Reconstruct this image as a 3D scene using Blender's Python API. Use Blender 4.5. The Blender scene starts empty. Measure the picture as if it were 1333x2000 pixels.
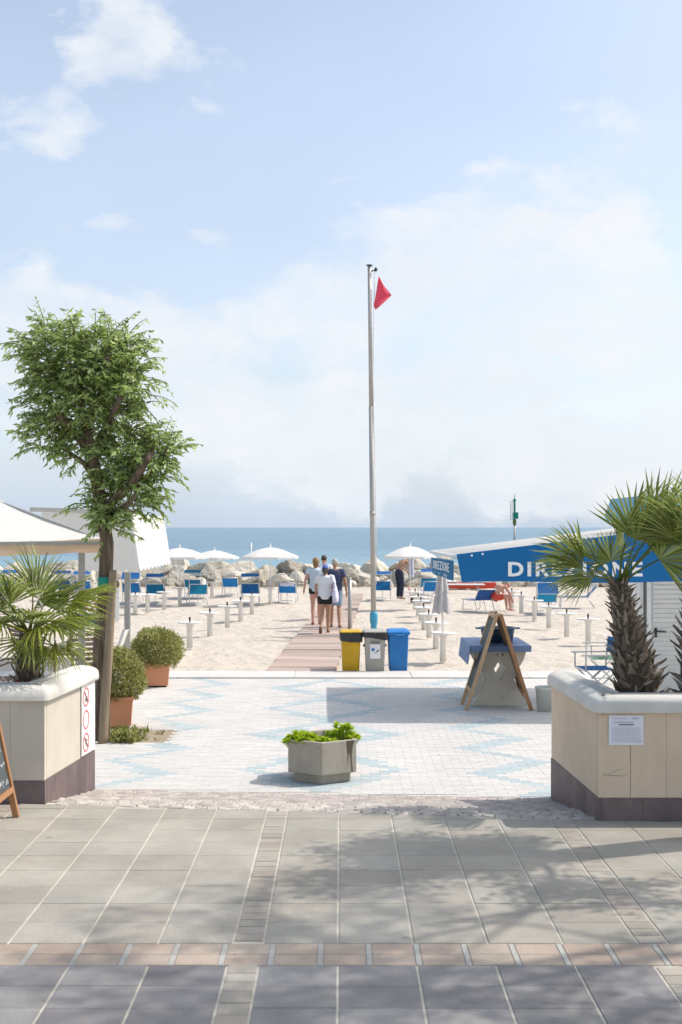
import bpy, bmesh, math, random
from math import sin, cos, pi, radians, sqrt, atan2, tan
from mathutils import Vector, Matrix, noise
random.seed(7)
R = random.Random(11)
SC = bpy.context.scene
COL = SC.collection

# ------------------------------------------------------------------ camera, sky, sun, exposure
H = 2.35            # eye height above the promenade
G = -0.20           # level of plaza and beach
F = 2300.0          # focal length in photo pixels (2000 px tall)
cam_d = bpy.data.cameras.new('camera'); cam = bpy.data.objects.new('camera', cam_d); COL.objects.link(cam)
cam.location = (0, 0, H); cam.rotation_euler = (radians(90), 0, 0)
cam_d.sensor_width = 36; cam_d.sensor_fit = 'AUTO'; cam_d.lens = 36*F/2000
cam_d.shift_y = 0.015; cam_d.clip_start = 0.1; cam_d.clip_end = 60000
cam_d.dof.use_dof = True; cam_d.dof.focus_distance = 14.5; cam_d.dof.aperture_fstop = 3.5
SC.camera = cam
SUN = Vector((0.77, 0.20, 1.0)).normalized()
EL = math.asin(SUN.z)
world = bpy.data.worlds.new('World'); SC.world = world; world.use_nodes = True
sun_d = bpy.data.lights.new('sun', 'SUN'); sun_d.energy = 2.8; sun_d.angle = radians(0.53); sun_d.color = (1, 0.94, 0.86)
sun = bpy.data.objects.new('sun', sun_d); COL.objects.link(sun); sun.location = (20, 5, 25)
sun.rotation_euler = SUN.to_track_quat('Z', 'Y').to_euler()
vs = SC.view_settings
vs.view_transform = 'Standard'; vs.look = 'None'; vs.exposure = 0.45; vs.gamma = 1.0; vs.use_curve_mapping = False

def sky_nodes():
    nt = world.node_tree; nt.nodes.clear(); N = nt.nodes.new; L = nt.links.new
    out = N('ShaderNodeOutputWorld'); bg = N('ShaderNodeBackground'); bg.inputs['Strength'].default_value = 0.110
    sky = N('ShaderNodeTexSky'); sky.sky_type = 'NISHITA'; sky.sun_disc = False
    sky.sun_elevation = EL; sky.sun_rotation = atan2(SUN.x, SUN.y)
    sky.air_density = 1.0; sky.dust_density = 4.0; sky.ozone_density = 1.4
    tc = N('ShaderNodeTexCoord'); sep = N('ShaderNodeSeparateXYZ'); L(tc.outputs['Generated'], sep.inputs[0])
    z = sep.outputs['Z']
    def ramp(src, pts):
        r = N('ShaderNodeValToRGB'); e = r.color_ramp.elements
        while len(e) < len(pts): e.new(0.5)
        for k, (p, v) in enumerate(pts):
            e[k].position = p; e[k].color = (v, v, v, 1) if not isinstance(v, tuple) else (*v, 1)
        L(src, r.inputs[0]); return r.outputs[0]
    def math_(op, a, b, clamp=False):
        m = N('ShaderNodeMath'); m.operation = op; m.use_clamp = clamp
        for k, s in enumerate((a, b)):
            if isinstance(s, (int, float)): m.inputs[k].default_value = s
            else: L(s, m.inputs[k])
        return m.outputs[0]
    def mix(f, a, b):
        m = N('ShaderNodeMix'); m.data_type = 'RGBA'
        for k, s in ((0, f), (6, a), (7, b)):
            if isinstance(s, (int, float)): m.inputs[k].default_value = s
            elif isinstance(s, tuple): m.inputs[k].default_value = (*s, 1)
            else: L(s, m.inputs[k])
        return m.outputs[2]
    def nz(scale, sz, loc, detail, rough, dist=0.0):
        mp = N('ShaderNodeMapping'); mp.inputs['Scale'].default_value = (1, 1, sz); mp.inputs['Location'].default_value = loc
        L(tc.outputs['Generated'], mp.inputs['Vector'])
        t = N('ShaderNodeTexNoise'); t.inputs['Scale'].default_value = scale; t.inputs['Detail'].default_value = detail
        t.inputs['Roughness'].default_value = rough; t.inputs['Distortion'].default_value = dist
        L(mp.outputs[0], t.inputs['Vector']); return t.outputs['Fac']
    # thin milky veil over the whole sky, thicker towards the horizon
    vcol = ramp(z, [(0.0, (3.5, 4.2, 5.2)), (0.02, (3.4, 4.1, 5.0)), (0.055, (3.0, 3.5, 4.2)), (0.12, (2.4, 2.65, 3.0)), (0.24, (1.95, 2.15, 2.4)), (0.36, (1.75, 1.95, 2.15)), (0.6, (1.2, 1.6, 1.9)), (1.0, (1.2, 1.5, 1.7))])
    soft = nz(3.2, 1.9, (3.1, 0, 1.2), 3, 0.5)
    vm = N('ShaderNodeVectorMath'); vm.operation = 'SCALE'; L(vcol, vm.inputs[0]); L(math_('ADD', math_('MULTIPLY', soft, 0.5), 0.75), vm.inputs['Scale'])
    va_ = N('ShaderNodeVectorMath'); va_.operation = 'ADD'; L(vm.outputs[0], va_.inputs[0]); L(sky.outputs[0], va_.inputs[1]); base = va_.outputs[0]
    # heaped clouds in a band above the sea, stray puffs above them
    big = nz(4.6, 1.7, (0.9, 0.2, 0.0), 10, 0.58, 0.2)
    thr = ramp(z, [(0.0, 0.62), (0.04, 0.51), (0.08, 0.385), (0.19, 0.365), (0.235, 0.46), (0.275, 0.565), (0.42, 0.60), (0.9, 0.64)])
    d = math_('SUBTRACT', big, thr)
    m = math_('MULTIPLY', d, 15.0, True)
    fine = nz(16.0, 1.4, (0, 0, 0.6), 8, 0.62)
    m = math_('MULTIPLY', m, math_('ADD', math_('MULTIPLY', math_('SUBTRACT', fine, 0.3), 1.9), 0.35), True)
    m = math_('MULTIPLY', m, 0.95)
    shade = nz(7.0, 2.4, (1.7, 0, 0.4), 5, 0.55)
    ccol = mix(math_('MULTIPLY', math_('SUBTRACT', shade, 0.35), 2.2, True), CLOUD_LO, CLOUD_HI)
    L(mix(m, base, ccol), bg.inputs['Color']); L(bg.outputs[0], out.inputs['Surface'])
CLOUD_LO = (5.6, 5.95, 6.35)
CLOUD_HI = (6.45, 6.5, 6.6)
sky_nodes()

# ------------------------------------------------------------------ helpers
def gx(px, py, z=G):
    """photo pixel -> point on the horizontal plane z"""
    d = F*(H - z)/(py - 1030.0)
    return ((px - 667.0)*d/F, d, z)
def wx(px, d): return (px - 667.0)*d/F
def wz(py, d): return H - (py - 1030.0)*d/F
def P(px, py, d): return Vector((wx(px, d), d, wz(py, d)))

def tag(o, label=None, cat=None, group=None, kind=None):
    if label: o['label'] = label
    if cat: o['category'] = cat
    if group: o['group'] = group
    if kind: o['kind'] = kind
    return o
def empty(name, loc=(0, 0, 0), rz=0.0, label=None, cat=None, group=None):
    o = bpy.data.objects.new(name, None); COL.objects.link(o); o.empty_display_size = 0.1
    o.location = loc; o.rotation_euler = (0, 0, rz)
    return tag(o, label, cat, group)
def kids(o): return [c for c in KIDS.get(o.name, [])]
KIDS = {}
def link(name, me, mat=None, parent=None, loc=None, rot=None, scale=None):
    o = bpy.data.objects.new(name, me); COL.objects.link(o)
    if mat is not None and len(me.materials) == 0: me.materials.append(mat)
    if parent is not None:
        o.parent = parent; KIDS.setdefault(parent.name, []).append(o)
    if loc is not None: o.location = loc
    if rot is not None: o.rotation_euler = rot
    if scale is not None: o.scale = scale
    return o
def copy_tree(o, parent=None):
    c = o.copy(); COL.objects.link(c)
    if parent is not None:
        c.parent = parent; KIDS.setdefault(parent.name, []).append(c)
    for ch in list(kids(o)): copy_tree(ch, c)
    return c

class MB:
    """collects shapes, builds one mesh"""
    def __init__(s): s.v = []; s.f = []; s.sm = []; s.mi = []; s.cur = 0
    def add(s, vs, fs, smooth=False):
        b = len(s.v); s.v.extend([tuple(v) for v in vs])
        for f in fs: s.f.append([i + b for i in f]); s.sm.append(smooth); s.mi.append(s.cur)
        return s
    def box(s, c, size, rz=0.0, m=None):
        x, y, z = [k/2 for k in size]
        vs = [Vector((sx*x, sy*y, sz*z)) for sz in (-1, 1) for sy in (-1, 1) for sx in (-1, 1)]
        M_ = Matrix.Rotation(rz, 3, 'Z') if m is None else m
        vs = [M_ @ v + Vector(c) for v in vs]
        return s.add(vs, [[0, 2, 3, 1], [4, 5, 7, 6], [0, 1, 5, 4], [2, 6, 7, 3], [0, 4, 6, 2], [1, 3, 7, 5]])
    def bar(s, a, b, w, h=None, up=(0, 0, 1)):
        a = Vector(a); b = Vector(b); d = (b - a); ln = d.length; d.normalize()
        u = Vector(up)
        if abs(d.dot(u)) > 0.98: u = Vector((1, 0, 0))
        x = d.cross(u).normalized(); y = x.cross(d).normalized()
        m = Matrix((x, d, y)).transposed()
        return s.box((a + b)/2, (w, ln, h or w), m=m)
    def tube(s, pts, rad, n=8, caps=True, smooth=True, squash=1.0):
        pts = [Vector(p) for p in pts]
        if not isinstance(rad, (list, tuple)): rad = [rad]*len(pts)
        rings = []; prev = None
        for i, p in enumerate(pts):
            t = (pts[min(i+1, len(pts)-1)] - pts[max(i-1, 0)]).normalized()
            if prev is None:
                u = Vector((0, 0, 1)) if abs(t.z) < 0.9 else Vector((1, 0, 0))
                x = t.cross(u).normalized()
            else:
                x = (prev - t*prev.dot(t)).normalized()
            y = t.cross(x).normalized(); prev = x
            rings.append([p + (x*cos(2*pi*k/n) + y*sin(2*pi*k/n)*squash)*rad[i] for k in range(n)])
        return s.loft(rings, caps, smooth)
    def loft(s, rings, caps=True, smooth=True):
        n = len(rings[0]); vs = [v for r in rings for v in r]; fs = []
        for i in range(len(rings)-1):
            for k in range(n):
                a = i*n + k; b = i*n + (k+1) % n
                fs.append([a, b, b+n, a+n])
        s.add(vs, fs, smooth)
        if caps:
            b0 = len(s.v) - len(vs)
            s.f.append([b0 + k for k in range(n)][::-1]); s.sm.append(False); s.mi.append(s.cur)
            s.f.append([b0 + (len(rings)-1)*n + k for k in range(n)]); s.sm.append(False); s.mi.append(s.cur)
        return s
    def lathe(s, prof, n=20, c=(0, 0, 0), smooth=True, caps=True):
        c = Vector(c)
        return s.loft([[c + Vector((r*cos(2*pi*k/n), r*sin(2*pi*k/n), z)) for k in range(n)] for r, z in prof], caps, smooth)
    def ell(s, c, r, n=12, m=8):
        c = Vector(c); rings = []
        for i in range(m+1):
            t = -pi/2 + pi*i/m; cr = max(cos(t), 0.02)
            rings.append([c + Vector((r[0]*cr*cos(2*pi*k/n), r[1]*cr*sin(2*pi*k/n), r[2]*sin(t))) for k in range(n)])
        return s.loft(rings, True, True)
    def prism(s, poly, off):
        """poly: list of 3d points, extruded by vector off"""
        p = [Vector(q) for q in poly]; o = Vector(off); n = len(p)
        return s.add(p + [q + o for q in p], [list(range(n))[::-1], [n + k for k in range(n)]] + [[k, (k+1) % n, (k+1) % n + n, k + n] for k in range(n)])
    def grid(s, fn, nu, nv, smooth=True):
        vs = [fn(i/nu, j/nv) for j in range(nv+1) for i in range(nu+1)]
        fs = [[j*(nu+1)+i, j*(nu+1)+i+1, (j+1)*(nu+1)+i+1, (j+1)*(nu+1)+i] for j in range(nv) for i in range(nu)]
        return s.add(vs, fs, smooth)
    def mesh(s, name, mats=None, bevel=0.0, recalc=True):
        me = bpy.data.meshes.new(name); me.from_pydata(s.v, [], s.f)
        for p, sm, mi in zip(me.polygons, s.sm, s.mi): p.use_smooth = sm; p.material_index = mi
        if mats is not None:
            for m in (mats if isinstance(mats, (list, tuple)) else [mats]): me.materials.append(m)
        if bevel or recalc:
            bm = bmesh.new(); bm.from_mesh(me)
            if recalc: bmesh.ops.recalc_face_normals(bm, faces=bm.faces)
            if bevel:
                es = [e for e in bm.edges if len(e.link_faces) == 2 and e.calc_face_angle(0) > 0.6]
                bmesh.ops.bevel(bm, geom=es, offset=bevel, segments=2, profile=0.6, affect='EDGES', clamp_overlap=True)
            bm.to_mesh(me); bm.free()
        me.update(); return me
    def build(s, name, mat, parent=None, loc=None, rot=None, bevel=0.0, recalc=True):
        return link(name, s.mesh(name, mat, bevel, recalc), None, parent, loc, rot)

def evaluated(me, mods):
    o = bpy.data.objects.new('temporary', me); COL.objects.link(o)
    for typ, kw in mods:
        m = o.modifiers.new(typ, typ)
        for k, v in kw.items(): setattr(m, k, v)
    dg = bpy.context.evaluated_depsgraph_get(); dg.update()
    r = bpy.data.meshes.new_from_object(o.evaluated_get(dg)); nm = me.name
    bpy.data.objects.remove(o)
    for p in r.polygons: p.use_smooth = True
    r.name = nm; return r

# ------------------------------------------------------------------ materials
def srgb(r, g, b):
    f = lambda c: (c/255/12.92) if c/255 <= 0.04045 else ((c/255 + 0.055)/1.055)**2.4
    return (f(r), f(g), f(b))
def M(name, c, c2=None, rough=0.6, ns=6.0, detail=4, bump=0.0, bs=40.0, rnd=0.0, island=0.0, metal=0.0, transl=0.0, tcol=None, stretch=(1, 1, 1), spec=0.4, c3=None, sep=True, contrast=1.0, grime=0.0):
    m = bpy.data.materials.new(name); m.use_nodes = True; nt = m.node_tree; N = nt.nodes.new; L = nt.links.new
    bs_ = nt.nodes['Principled BSDF']; out = nt.nodes['Material Output']
    bs_.inputs['Roughness'].default_value = rough; bs_.inputs['Metallic'].default_value = metal
    bs_.inputs['Specular IOR Level'].default_value = spec
    tc = N('ShaderNodeTexCoord'); oi = N('ShaderNodeObjectInfo')
    mp = N('ShaderNodeMapping'); mp.inputs['Scale'].default_value = stretch; L(tc.outputs['Object'], mp.inputs['Vector'])
    vec = mp.outputs[0]
    if sep:
        a = N('ShaderNodeVectorMath'); a.operation = 'ADD'; mu = N('ShaderNodeMath'); mu.operation = 'MULTIPLY'; mu.inputs[1].default_value = 37.0
        L(oi.outputs['Random'], mu.inputs[0]); L(vec, a.inputs[0]); L(mu.outputs[0], a.inputs[1]); vec = a.outputs[0]
    col = None
    def mixc(f, a, b):
        x = N('ShaderNodeMix'); x.data_type = 'RGBA'
        for k, s in ((0, f), (6, a), (7, b)):
            if isinstance(s, (int, float)): x.inputs[k].default_value = s
            elif isinstance(s, tuple): x.inputs[k].default_value = (*s[:3], 1)
            else: L(s, x.inputs[k])
        return x.outputs[2]
    col = tuple(c)
    if c2 is not None:
        t = N('ShaderNodeTexNoise'); t.inputs['Scale'].default_value = ns; t.inputs['Detail'].default_value = detail; t.inputs['Roughness'].default_value = 0.6
        L(vec, t.inputs['Vector'])
        r = N('ShaderNodeMapRange'); w = 0.22/contrast; r.inputs[1].default_value = 0.5 - w; r.inputs[2].default_value = 0.5 + w; L(t.outputs['Fac'], r.inputs[0])
        col = mixc(r.outputs[0], col, tuple(c2))
    if rnd:
        if c3 is not None: col = mixc(oi.outputs['Random'], col, tuple(c3))
        h = N('ShaderNodeHueSaturation')
        wn = N('ShaderNodeTexWhiteNoise'); wn.noise_dimensions = '1D'; L(oi.outputs['Random'], wn.inputs['W'])
        r = N('ShaderNodeMapRange'); r.inputs[3].default_value = 1 - rnd; r.inputs[4].default_value = 1 + rnd; L(wn.outputs['Value'], r.inputs[0]); L(r.outputs[0], h.inputs['Value'])
        if isinstance(col, tuple): h.inputs['Color'].default_value = (*col, 1)
        else: L(col, h.inputs['Color'])
        col = h.outputs[0]
    if island:
        ge = N('ShaderNodeNewGeometry')
        h = N('ShaderNodeHueSaturation'); r = N('ShaderNodeMapRange'); r.inputs[3].default_value = 1 - island; r.inputs[4].default_value = 1 + island; L(ge.outputs['Random Per Island'], r.inputs[0]); L(r.outputs[0], h.inputs['Value'])
        if isinstance(col, tuple): h.inputs['Color'].default_value = (*col, 1)
        else: L(col, h.inputs['Color'])
        col = h.outputs[0]
        if c3 is not None and not rnd:
            wn = N('ShaderNodeTexWhiteNoise'); wn.noise_dimensions = '1D'; L(ge.outputs['Random Per Island'], wn.inputs['W'])
            pw = N('ShaderNodeMath'); pw.operation = 'POWER'; pw.inputs[1].default_value = 2.0; L(wn.outputs['Value'], pw.inputs[0])
            col = mixc(pw.outputs[0], col, tuple(c3))
    if grime:
        ge = N('ShaderNodeNewGeometry'); t = N('ShaderNodeTexNoise'); t.inputs['Scale'].default_value = 1.1; t.inputs['Detail'].default_value = 10; t.inputs['Roughness'].default_value = 0.68; L(ge.outputs['Position'], t.inputs['Vector'])
        r = N('ShaderNodeMapRange'); r.inputs[1].default_value = 0.36; r.inputs[2].default_value = 0.62; r.inputs[3].default_value = 1 - grime; r.inputs[4].default_value = 1 + grime*0.35; L(t.outputs['Fac'], r.inputs[0])
        vo = N('ShaderNodeTexVoronoi'); vo.inputs['Scale'].default_value = 2.3; vo.inputs['Randomness'].default_value = 1.0; L(ge.outputs['Position'], vo.inputs['Vector'])
        sr = N('ShaderNodeSeparateColor'); L(vo.outputs['Color'], sr.inputs[0])
        th = N('ShaderNodeMath'); th.operation = 'MULTIPLY'; th.inputs[1].default_value = 0.085; L(sr.outputs[0], th.inputs[0])
        sm_ = N('ShaderNodeMapRange'); L(vo.outputs['Distance'], sm_.inputs[0]); L(th.outputs[0], sm_.inputs[2]); sm_.inputs[1].default_value = 0.0; sm_.inputs[3].default_value = 1 - 2.2*grime; sm_.inputs[4].default_value = 1.0
        mu_ = N('ShaderNodeMath'); mu_.operation = 'MULTIPLY'; L(r.outputs[0], mu_.inputs[0]); L(sm_.outputs[0], mu_.inputs[1])
        h = N('ShaderNodeHueSaturation'); L(mu_.outputs[0], h.inputs['Value'])
        if isinstance(col, tuple): h.inputs['Color'].default_value = (*col, 1)
        else: L(col, h.inputs['Color'])
        col = h.outputs[0]
    if isinstance(col, tuple): bs_.inputs['Base Color'].default_value = (*col, 1)
    else: L(col, bs_.inputs['Base Color'])
    if bump:
        t = N('ShaderNodeTexNoise'); t.inputs['Scale'].default_value = bs; t.inputs['Detail'].default_value = 5; L(vec, t.inputs['Vector'])
        b = N('ShaderNodeBump'); b.inputs['Strength'].default_value = bump; b.inputs['Distance'].default_value = 0.02; L(t.outputs['Fac'], b.inputs['Height']); L(b.outputs[0], bs_.inputs['Normal'])
    if transl:
        tr = N('ShaderNodeBsdfTranslucent'); ms = N('ShaderNodeMixShader'); ms.inputs[0].default_value = transl
        if tcol is not None: tr.inputs['Color'].default_value = (*tcol, 1)
        elif isinstance(col, tuple): tr.inputs['Color'].default_value = (*col, 1)
        else: L(col, tr.inputs['Color'])
        L(bs_.outputs[0], ms.inputs[1]); L(tr.outputs[0], ms.inputs[2]); L(ms.outputs[0], out.inputs['Surface'])
    return m

m_slab = M('beige_slab', (0.375, 0.338, 0.283), (0.315, 0.29, 0.248), 0.8, ns=3.5, detail=9, bump=0.25, bs=60, rnd=0.06, c3=(0.355, 0.335, 0.29), spec=0.3, grime=0.2)
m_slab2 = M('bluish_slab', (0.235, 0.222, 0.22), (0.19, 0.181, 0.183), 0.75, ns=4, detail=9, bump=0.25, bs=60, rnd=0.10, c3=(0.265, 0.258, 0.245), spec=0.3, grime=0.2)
m_strip = M('strip_brick', (0.385, 0.355, 0.30), (0.31, 0.288, 0.245), 0.8, ns=9, detail=8, bump=0.3, bs=70, rnd=0.12, c3=(0.36, 0.31, 0.26), grime=0.2)
m_pink = M('pink_brick', (0.425, 0.335, 0.265), (0.355, 0.28, 0.225), 0.8, ns=6, detail=8, bump=0.25, bs=70, rnd=0.07, c3=(0.40, 0.335, 0.275), grime=0.2)
m_paleband = M('pale_separator', (0.43, 0.425, 0.385), (0.38, 0.375, 0.34), 0.8, ns=12, rnd=0.06, grime=0.2)
m_mortar = M('mortar', (0.60, 0.56, 0.48), (0.50, 0.465, 0.395), 0.9, ns=15, bump=0.3, bs=200, grime=0.2)
m_cobble = M('porphyry', (0.44, 0.39, 0.35), (0.33, 0.295, 0.275), 0.8, ns=12, bump=0.2, bs=70, rnd=0.2, c3=(0.47, 0.43, 0.385), spec=0.3)
m_cobble_s = M('porphyry_far', (0.44, 0.39, 0.35), (0.33, 0.295, 0.275), 0.8, ns=12, bump=0.2, bs=70, island=0.2, spec=0.3)
m_cobjoint = M('cobble_joint', (0.52, 0.47, 0.41), (0.42, 0.38, 0.335), 0.9, ns=20, bump=0.3, bs=150)
WH = (0.545, 0.532, 0.51)
m_paver = M('white_paver', WH, (0.50, 0.488, 0.467), 0.8, ns=9, detail=6, bump=0.1, bs=120, rnd=0.03, spec=0.25, grime=0.07)
m_paver_s = M('white_paver_far', WH, (0.50, 0.488, 0.467), 0.8, ns=3, detail=6, island=0.035, spec=0.25, sep=False, grime=0.07)
m_pblue = M('pale_blue_paver', (0.39, 0.45, 0.465), (0.36, 0.42, 0.435), 0.8, ns=9, detail=6, rnd=0.06, spec=0.25)
m_pblue_s = M('pale_blue_paver_far', (0.39, 0.45, 0.465), (0.36, 0.42, 0.435), 0.8, ns=9, island=0.07, spec=0.25)
m_pjoint = M('paver_joint', (0.51, 0.495, 0.47), (0.475, 0.46, 0.435), 0.9, ns=14)
m_kerb = M('pale_kerb', (0.57, 0.555, 0.53), (0.52, 0.505, 0.485), 0.85, ns=5, bump=0.1, grime=0.1)
m_white = M('white_paint', (0.78, 0.78, 0.76), (0.72, 0.72, 0.70), 0.45, ns=8)
m_plast = M('white_plastic', (0.78, 0.77, 0.74), (0.70, 0.69, 0.65), 0.35, ns=4)
m_cream = M('cream_stone_panel', (0.68, 0.55, 0.415), (0.63, 0.505, 0.38), 0.75, ns=3, detail=8, bump=0.08, bs=30, rnd=0.025, stretch=(2, 2, 0.8), spec=0.25, grime=0.1)
m_creamL = M('pale_stone_panel', (0.60, 0.55, 0.465), (0.55, 0.505, 0.425), 0.75, ns=3, detail=8, bump=0.08, bs=30, rnd=0.025, stretch=(2, 2, 0.8), spec=0.25, grime=0.1)
m_coping = M('white_coping', (0.70, 0.68, 0.64), (0.58, 0.56, 0.51), 0.85, ns=3.0, detail=12, bump=0.12, bs=60, contrast=1.2, grime=0.12)
m_plinth = M('plum_plinth_stone', (0.135, 0.10, 0.10), (0.19, 0.145, 0.14), 0.65, ns=7, detail=9, bump=0.12, bs=60, rnd=0.15, grime=0.2)
m_soil = M('soil', (0.09, 0.065, 0.045), (0.05, 0.04, 0.03), 0.95, ns=30, bump=0.8, bs=60)
m_conc = M('grey_concrete', (0.42, 0.385, 0.32), (0.35, 0.32, 0.265), 0.85, ns=4, detail=9, bump=0.25, bs=60, stretch=(3, 3, 0.6), grime=0.2)
m_conc2 = M('cream_concrete', (0.68, 0.62, 0.52), (0.60, 0.545, 0.45), 0.8, ns=5, detail=6, bump=0.1)
m_terra = M('terracotta', (0.66, 0.30, 0.16), (0.60, 0.275, 0.16), 0.8, ns=5, bump=0.06)
m_bark = M('bark', (0.20, 0.145, 0.10), (0.06, 0.045, 0.033), 0.95, ns=26, detail=8, bump=1.0, bs=40, stretch=(1, 1, 0.13), contrast=1.2)
m_stake = M('stake_wood', (0.31, 0.245, 0.165), (0.17, 0.13, 0.085), 0.9, ns=20, detail=8, bump=0.6, bs=40, stretch=(1, 1, 0.08))
m_leaf = M('tree_leaf', (0.26, 0.365, 0.09), None, 0.36, island=0.4, transl=0.55, c3=(0.54, 0.64, 0.30), spec=0.55)
m_bush = M('bush_leaf', (0.25, 0.265, 0.07), None, 0.5, island=0.4, transl=0.45, c3=(0.58, 0.57, 0.26))
m_lime = M('lime_leaf', (0.36, 0.50, 0.02), None, 0.5, island=0.3, transl=0.5, c3=(0.5, 0.62, 0.05))
m_frond = M('frond', (0.115, 0.165, 0.025), (0.17, 0.21, 0.04), 0.4, ns=3, island=0.35, transl=0.42, c3=(0.42, 0.47, 0.16), spec=0.5)
m_frondY = M('yellowing_frond', (0.34, 0.38, 0.05), None, 0.5, island=0.3, transl=0.4, c3=(0.14, 0.19, 0.03))
m_frondD = M('dry_frond', (0.34, 0.25, 0.14), None, 0.8, island=0.35, transl=0.2, c3=(0.22, 0.17, 0.09))
m_ptrunk = M('palm_fibre', (0.13, 0.10, 0.073), (0.06, 0.046, 0.035), 0.95, ns=25, bump=1.0, bs=50)
m_pbase = M('palm_leaf_base', (0.19, 0.15, 0.11), (0.095, 0.075, 0.055), 0.9, ns=14, rnd=0.45, c3=(0.28, 0.235, 0.185))
m_grass = M('pit_grass', (0.11, 0.2, 0.025), None, 0.6, island=0.4, transl=0.3, c3=(0.40, 0.30, 0.10))
m_sand = None
m_rock = M('breakwater_rock', (0.46, 0.415, 0.335), (0.20, 0.19, 0.155), 0.95, ns=1.8, detail=10, bump=1.0, bs=5, rnd=0.25, c3=(0.56, 0.52, 0.44), contrast=1.3)
m_canvas = M('white_canvas', (0.76, 0.75, 0.72), (0.70, 0.69, 0.66), 0.8, ns=2, transl=0.3, tcol=(0.88, 0.86, 0.82))
m_canvas2 = M('thin_canvas', (0.74, 0.74, 0.73), None, 0.8, transl=0.7, tcol=(0.95, 0.93, 0.9))
m_valance = M('shade_tinted_valance', (0.62, 0.47, 0.34), (0.57, 0.43, 0.31), 0.8, ns=2, transl=0.3, tcol=(0.85, 0.6, 0.38))  # front side's shade and warm through-light are put into the cloth colour
m_umb = M('umbrella_cotton', (0.76, 0.755, 0.73), None, 0.8, transl=0.3, tcol=(0.8, 0.78, 0.74))
m_umbc = M('furled_cotton', (0.55, 0.53, 0.51), (0.47, 0.45, 0.44), 0.85, ns=14)
m_blue = M('awning_blue', (0.004, 0.165, 0.43), (0.006, 0.18, 0.46), 0.6, ns=2, transl=0.2, tcol=(0.0, 0.2, 0.5))
m_teal = M('lit_awning_blue', (0.01, 0.17, 0.36), None, 0.6, transl=0.5, tcol=(0.01, 0.42, 0.6))
m_roofteal = M('kiosk_roof_blue', (0.05, 0.32, 0.50), (0.06, 0.35, 0.53), 0.4, ns=3)
m_letter = M('white_lettering', (0.9, 0.9, 0.88), None, 0.6)
m_cfab = M('lounger_blue', (0.012, 0.10, 0.31), (0.016, 0.125, 0.35), 0.7, ns=30, transl=0.3, tcol=(0.01, 0.17, 0.42))
m_cnav = M('lounger_navy', (0.014, 0.045, 0.17), (0.02, 0.06, 0.2), 0.7, ns=30, transl=0.25, tcol=(0.02, 0.1, 0.3))
m_cteal = M('lounger_teal', (0.012, 0.125, 0.27), (0.016, 0.15, 0.31), 0.7, ns=30, transl=0.35, tcol=(0.01, 0.25, 0.4))
m_cgrn = M('chair_green', (0.09, 0.2, 0.13), (0.11, 0.23, 0.15), 0.7, ns=20, transl=0.2)
m_alu = M('white_metal', (0.66, 0.67, 0.66), None, 0.35, metal=0.2)
m_galv = M('galvanised', (0.42, 0.42, 0.40), (0.34, 0.34, 0.33), 0.45, ns=5, metal=0.5)
m_pole = M('weathered_pole', (0.47, 0.45, 0.41), (0.38, 0.36, 0.33), 0.5, ns=3, metal=0.25, stretch=(1, 1, 0.3))
m_dark = M('dark_plastic', (0.025, 0.025, 0.028), (0.04, 0.04, 0.045), 0.5, ns=10)
m_bag = M('black_liner', (0.02, 0.02, 0.024), (0.05, 0.05, 0.055), 0.28, ns=25, bump=0.6, bs=30)
m_binY = M('bin_yellow', (0.62, 0.37, 0.005), (0.55, 0.32, 0.01), 0.45, ns=4, grime=0.15)
m_binG = M('bin_grey', (0.40, 0.385, 0.34), (0.34, 0.33, 0.29), 0.5, ns=4, grime=0.18)
m_binB = M('bin_blue', (0.015, 0.16, 0.45), (0.02, 0.19, 0.5), 0.45, ns=4, grime=0.15)
m_paper = M('paper', (0.74, 0.75, 0.82), (0.69, 0.70, 0.78), 0.8, ns=3)
m_signw = M('sign_white', (0.78, 0.78, 0.77), None, 0.5)
m_ink = M('ink', (0.12, 0.12, 0.14), None, 0.8)
m_inkl = M('pale_ink', (0.45, 0.46, 0.52), None, 0.8)
m_red = M('sign_red', (0.62, 0.14, 0.16), None, 0.5)
m_flag = M('flag_red', (0.62, 0.04, 0.09), (0.55, 0.03, 0.07), 0.7, ns=6, transl=0.5, tcol=(0.9, 0.16, 0.22))
m_boatr = M('boat_red', (0.55, 0.05, 0.025), (0.48, 0.05, 0.03), 0.4, ns=4)
m_wood = M('oiled_wood', (0.42, 0.21, 0.09), (0.28, 0.135, 0.06), 0.5, ns=7, detail=6, stretch=(6, 6, 0.8))
m_woodp = M('pale_wood', (0.50, 0.34, 0.205), (0.40, 0.26, 0.15), 0.6, ns=7, detail=6, stretch=(4, 4, 0.8))
m_woodg = M('brown_slats', (0.16, 0.11, 0.08), (0.10, 0.07, 0.055), 0.7, ns=7, stretch=(0.8, 6, 6))
m_slate = M('chalkboard_slate', (0.055, 0.07, 0.075), (0.085, 0.10, 0.105), 0.7, ns=5)
m_chalk = M('chalk', (0.7, 0.72, 0.72), None, 0.9)
m_walk = M('boardwalk_wood', (0.39, 0.315, 0.27), (0.33, 0.265, 0.23), 0.85, ns=3, detail=7, rnd=0.12, c3=(0.45, 0.35, 0.295), stretch=(0.6, 5, 1), bump=0.2, bs=30)
m_cloth = M('table_blue', (0.15, 0.225, 0.40), (0.17, 0.25, 0.43), 0.6, ns=4)
m_tub = M('tub_blue', (0.03, 0.075, 0.13), (0.04, 0.09, 0.16), 0.4, ns=4)
m_bucket = M('bucket_white', (0.60, 0.63, 0.57), (0.55, 0.58, 0.53), 0.5, ns=4)
m_green = M('beacon_green', (0.0, 0.24, 0.16), (0.0, 0.21, 0.14), 0.4, ns=2)
m_beige = M('kiosk_trim', (0.56, 0.53, 0.46), None, 0.5)
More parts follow.
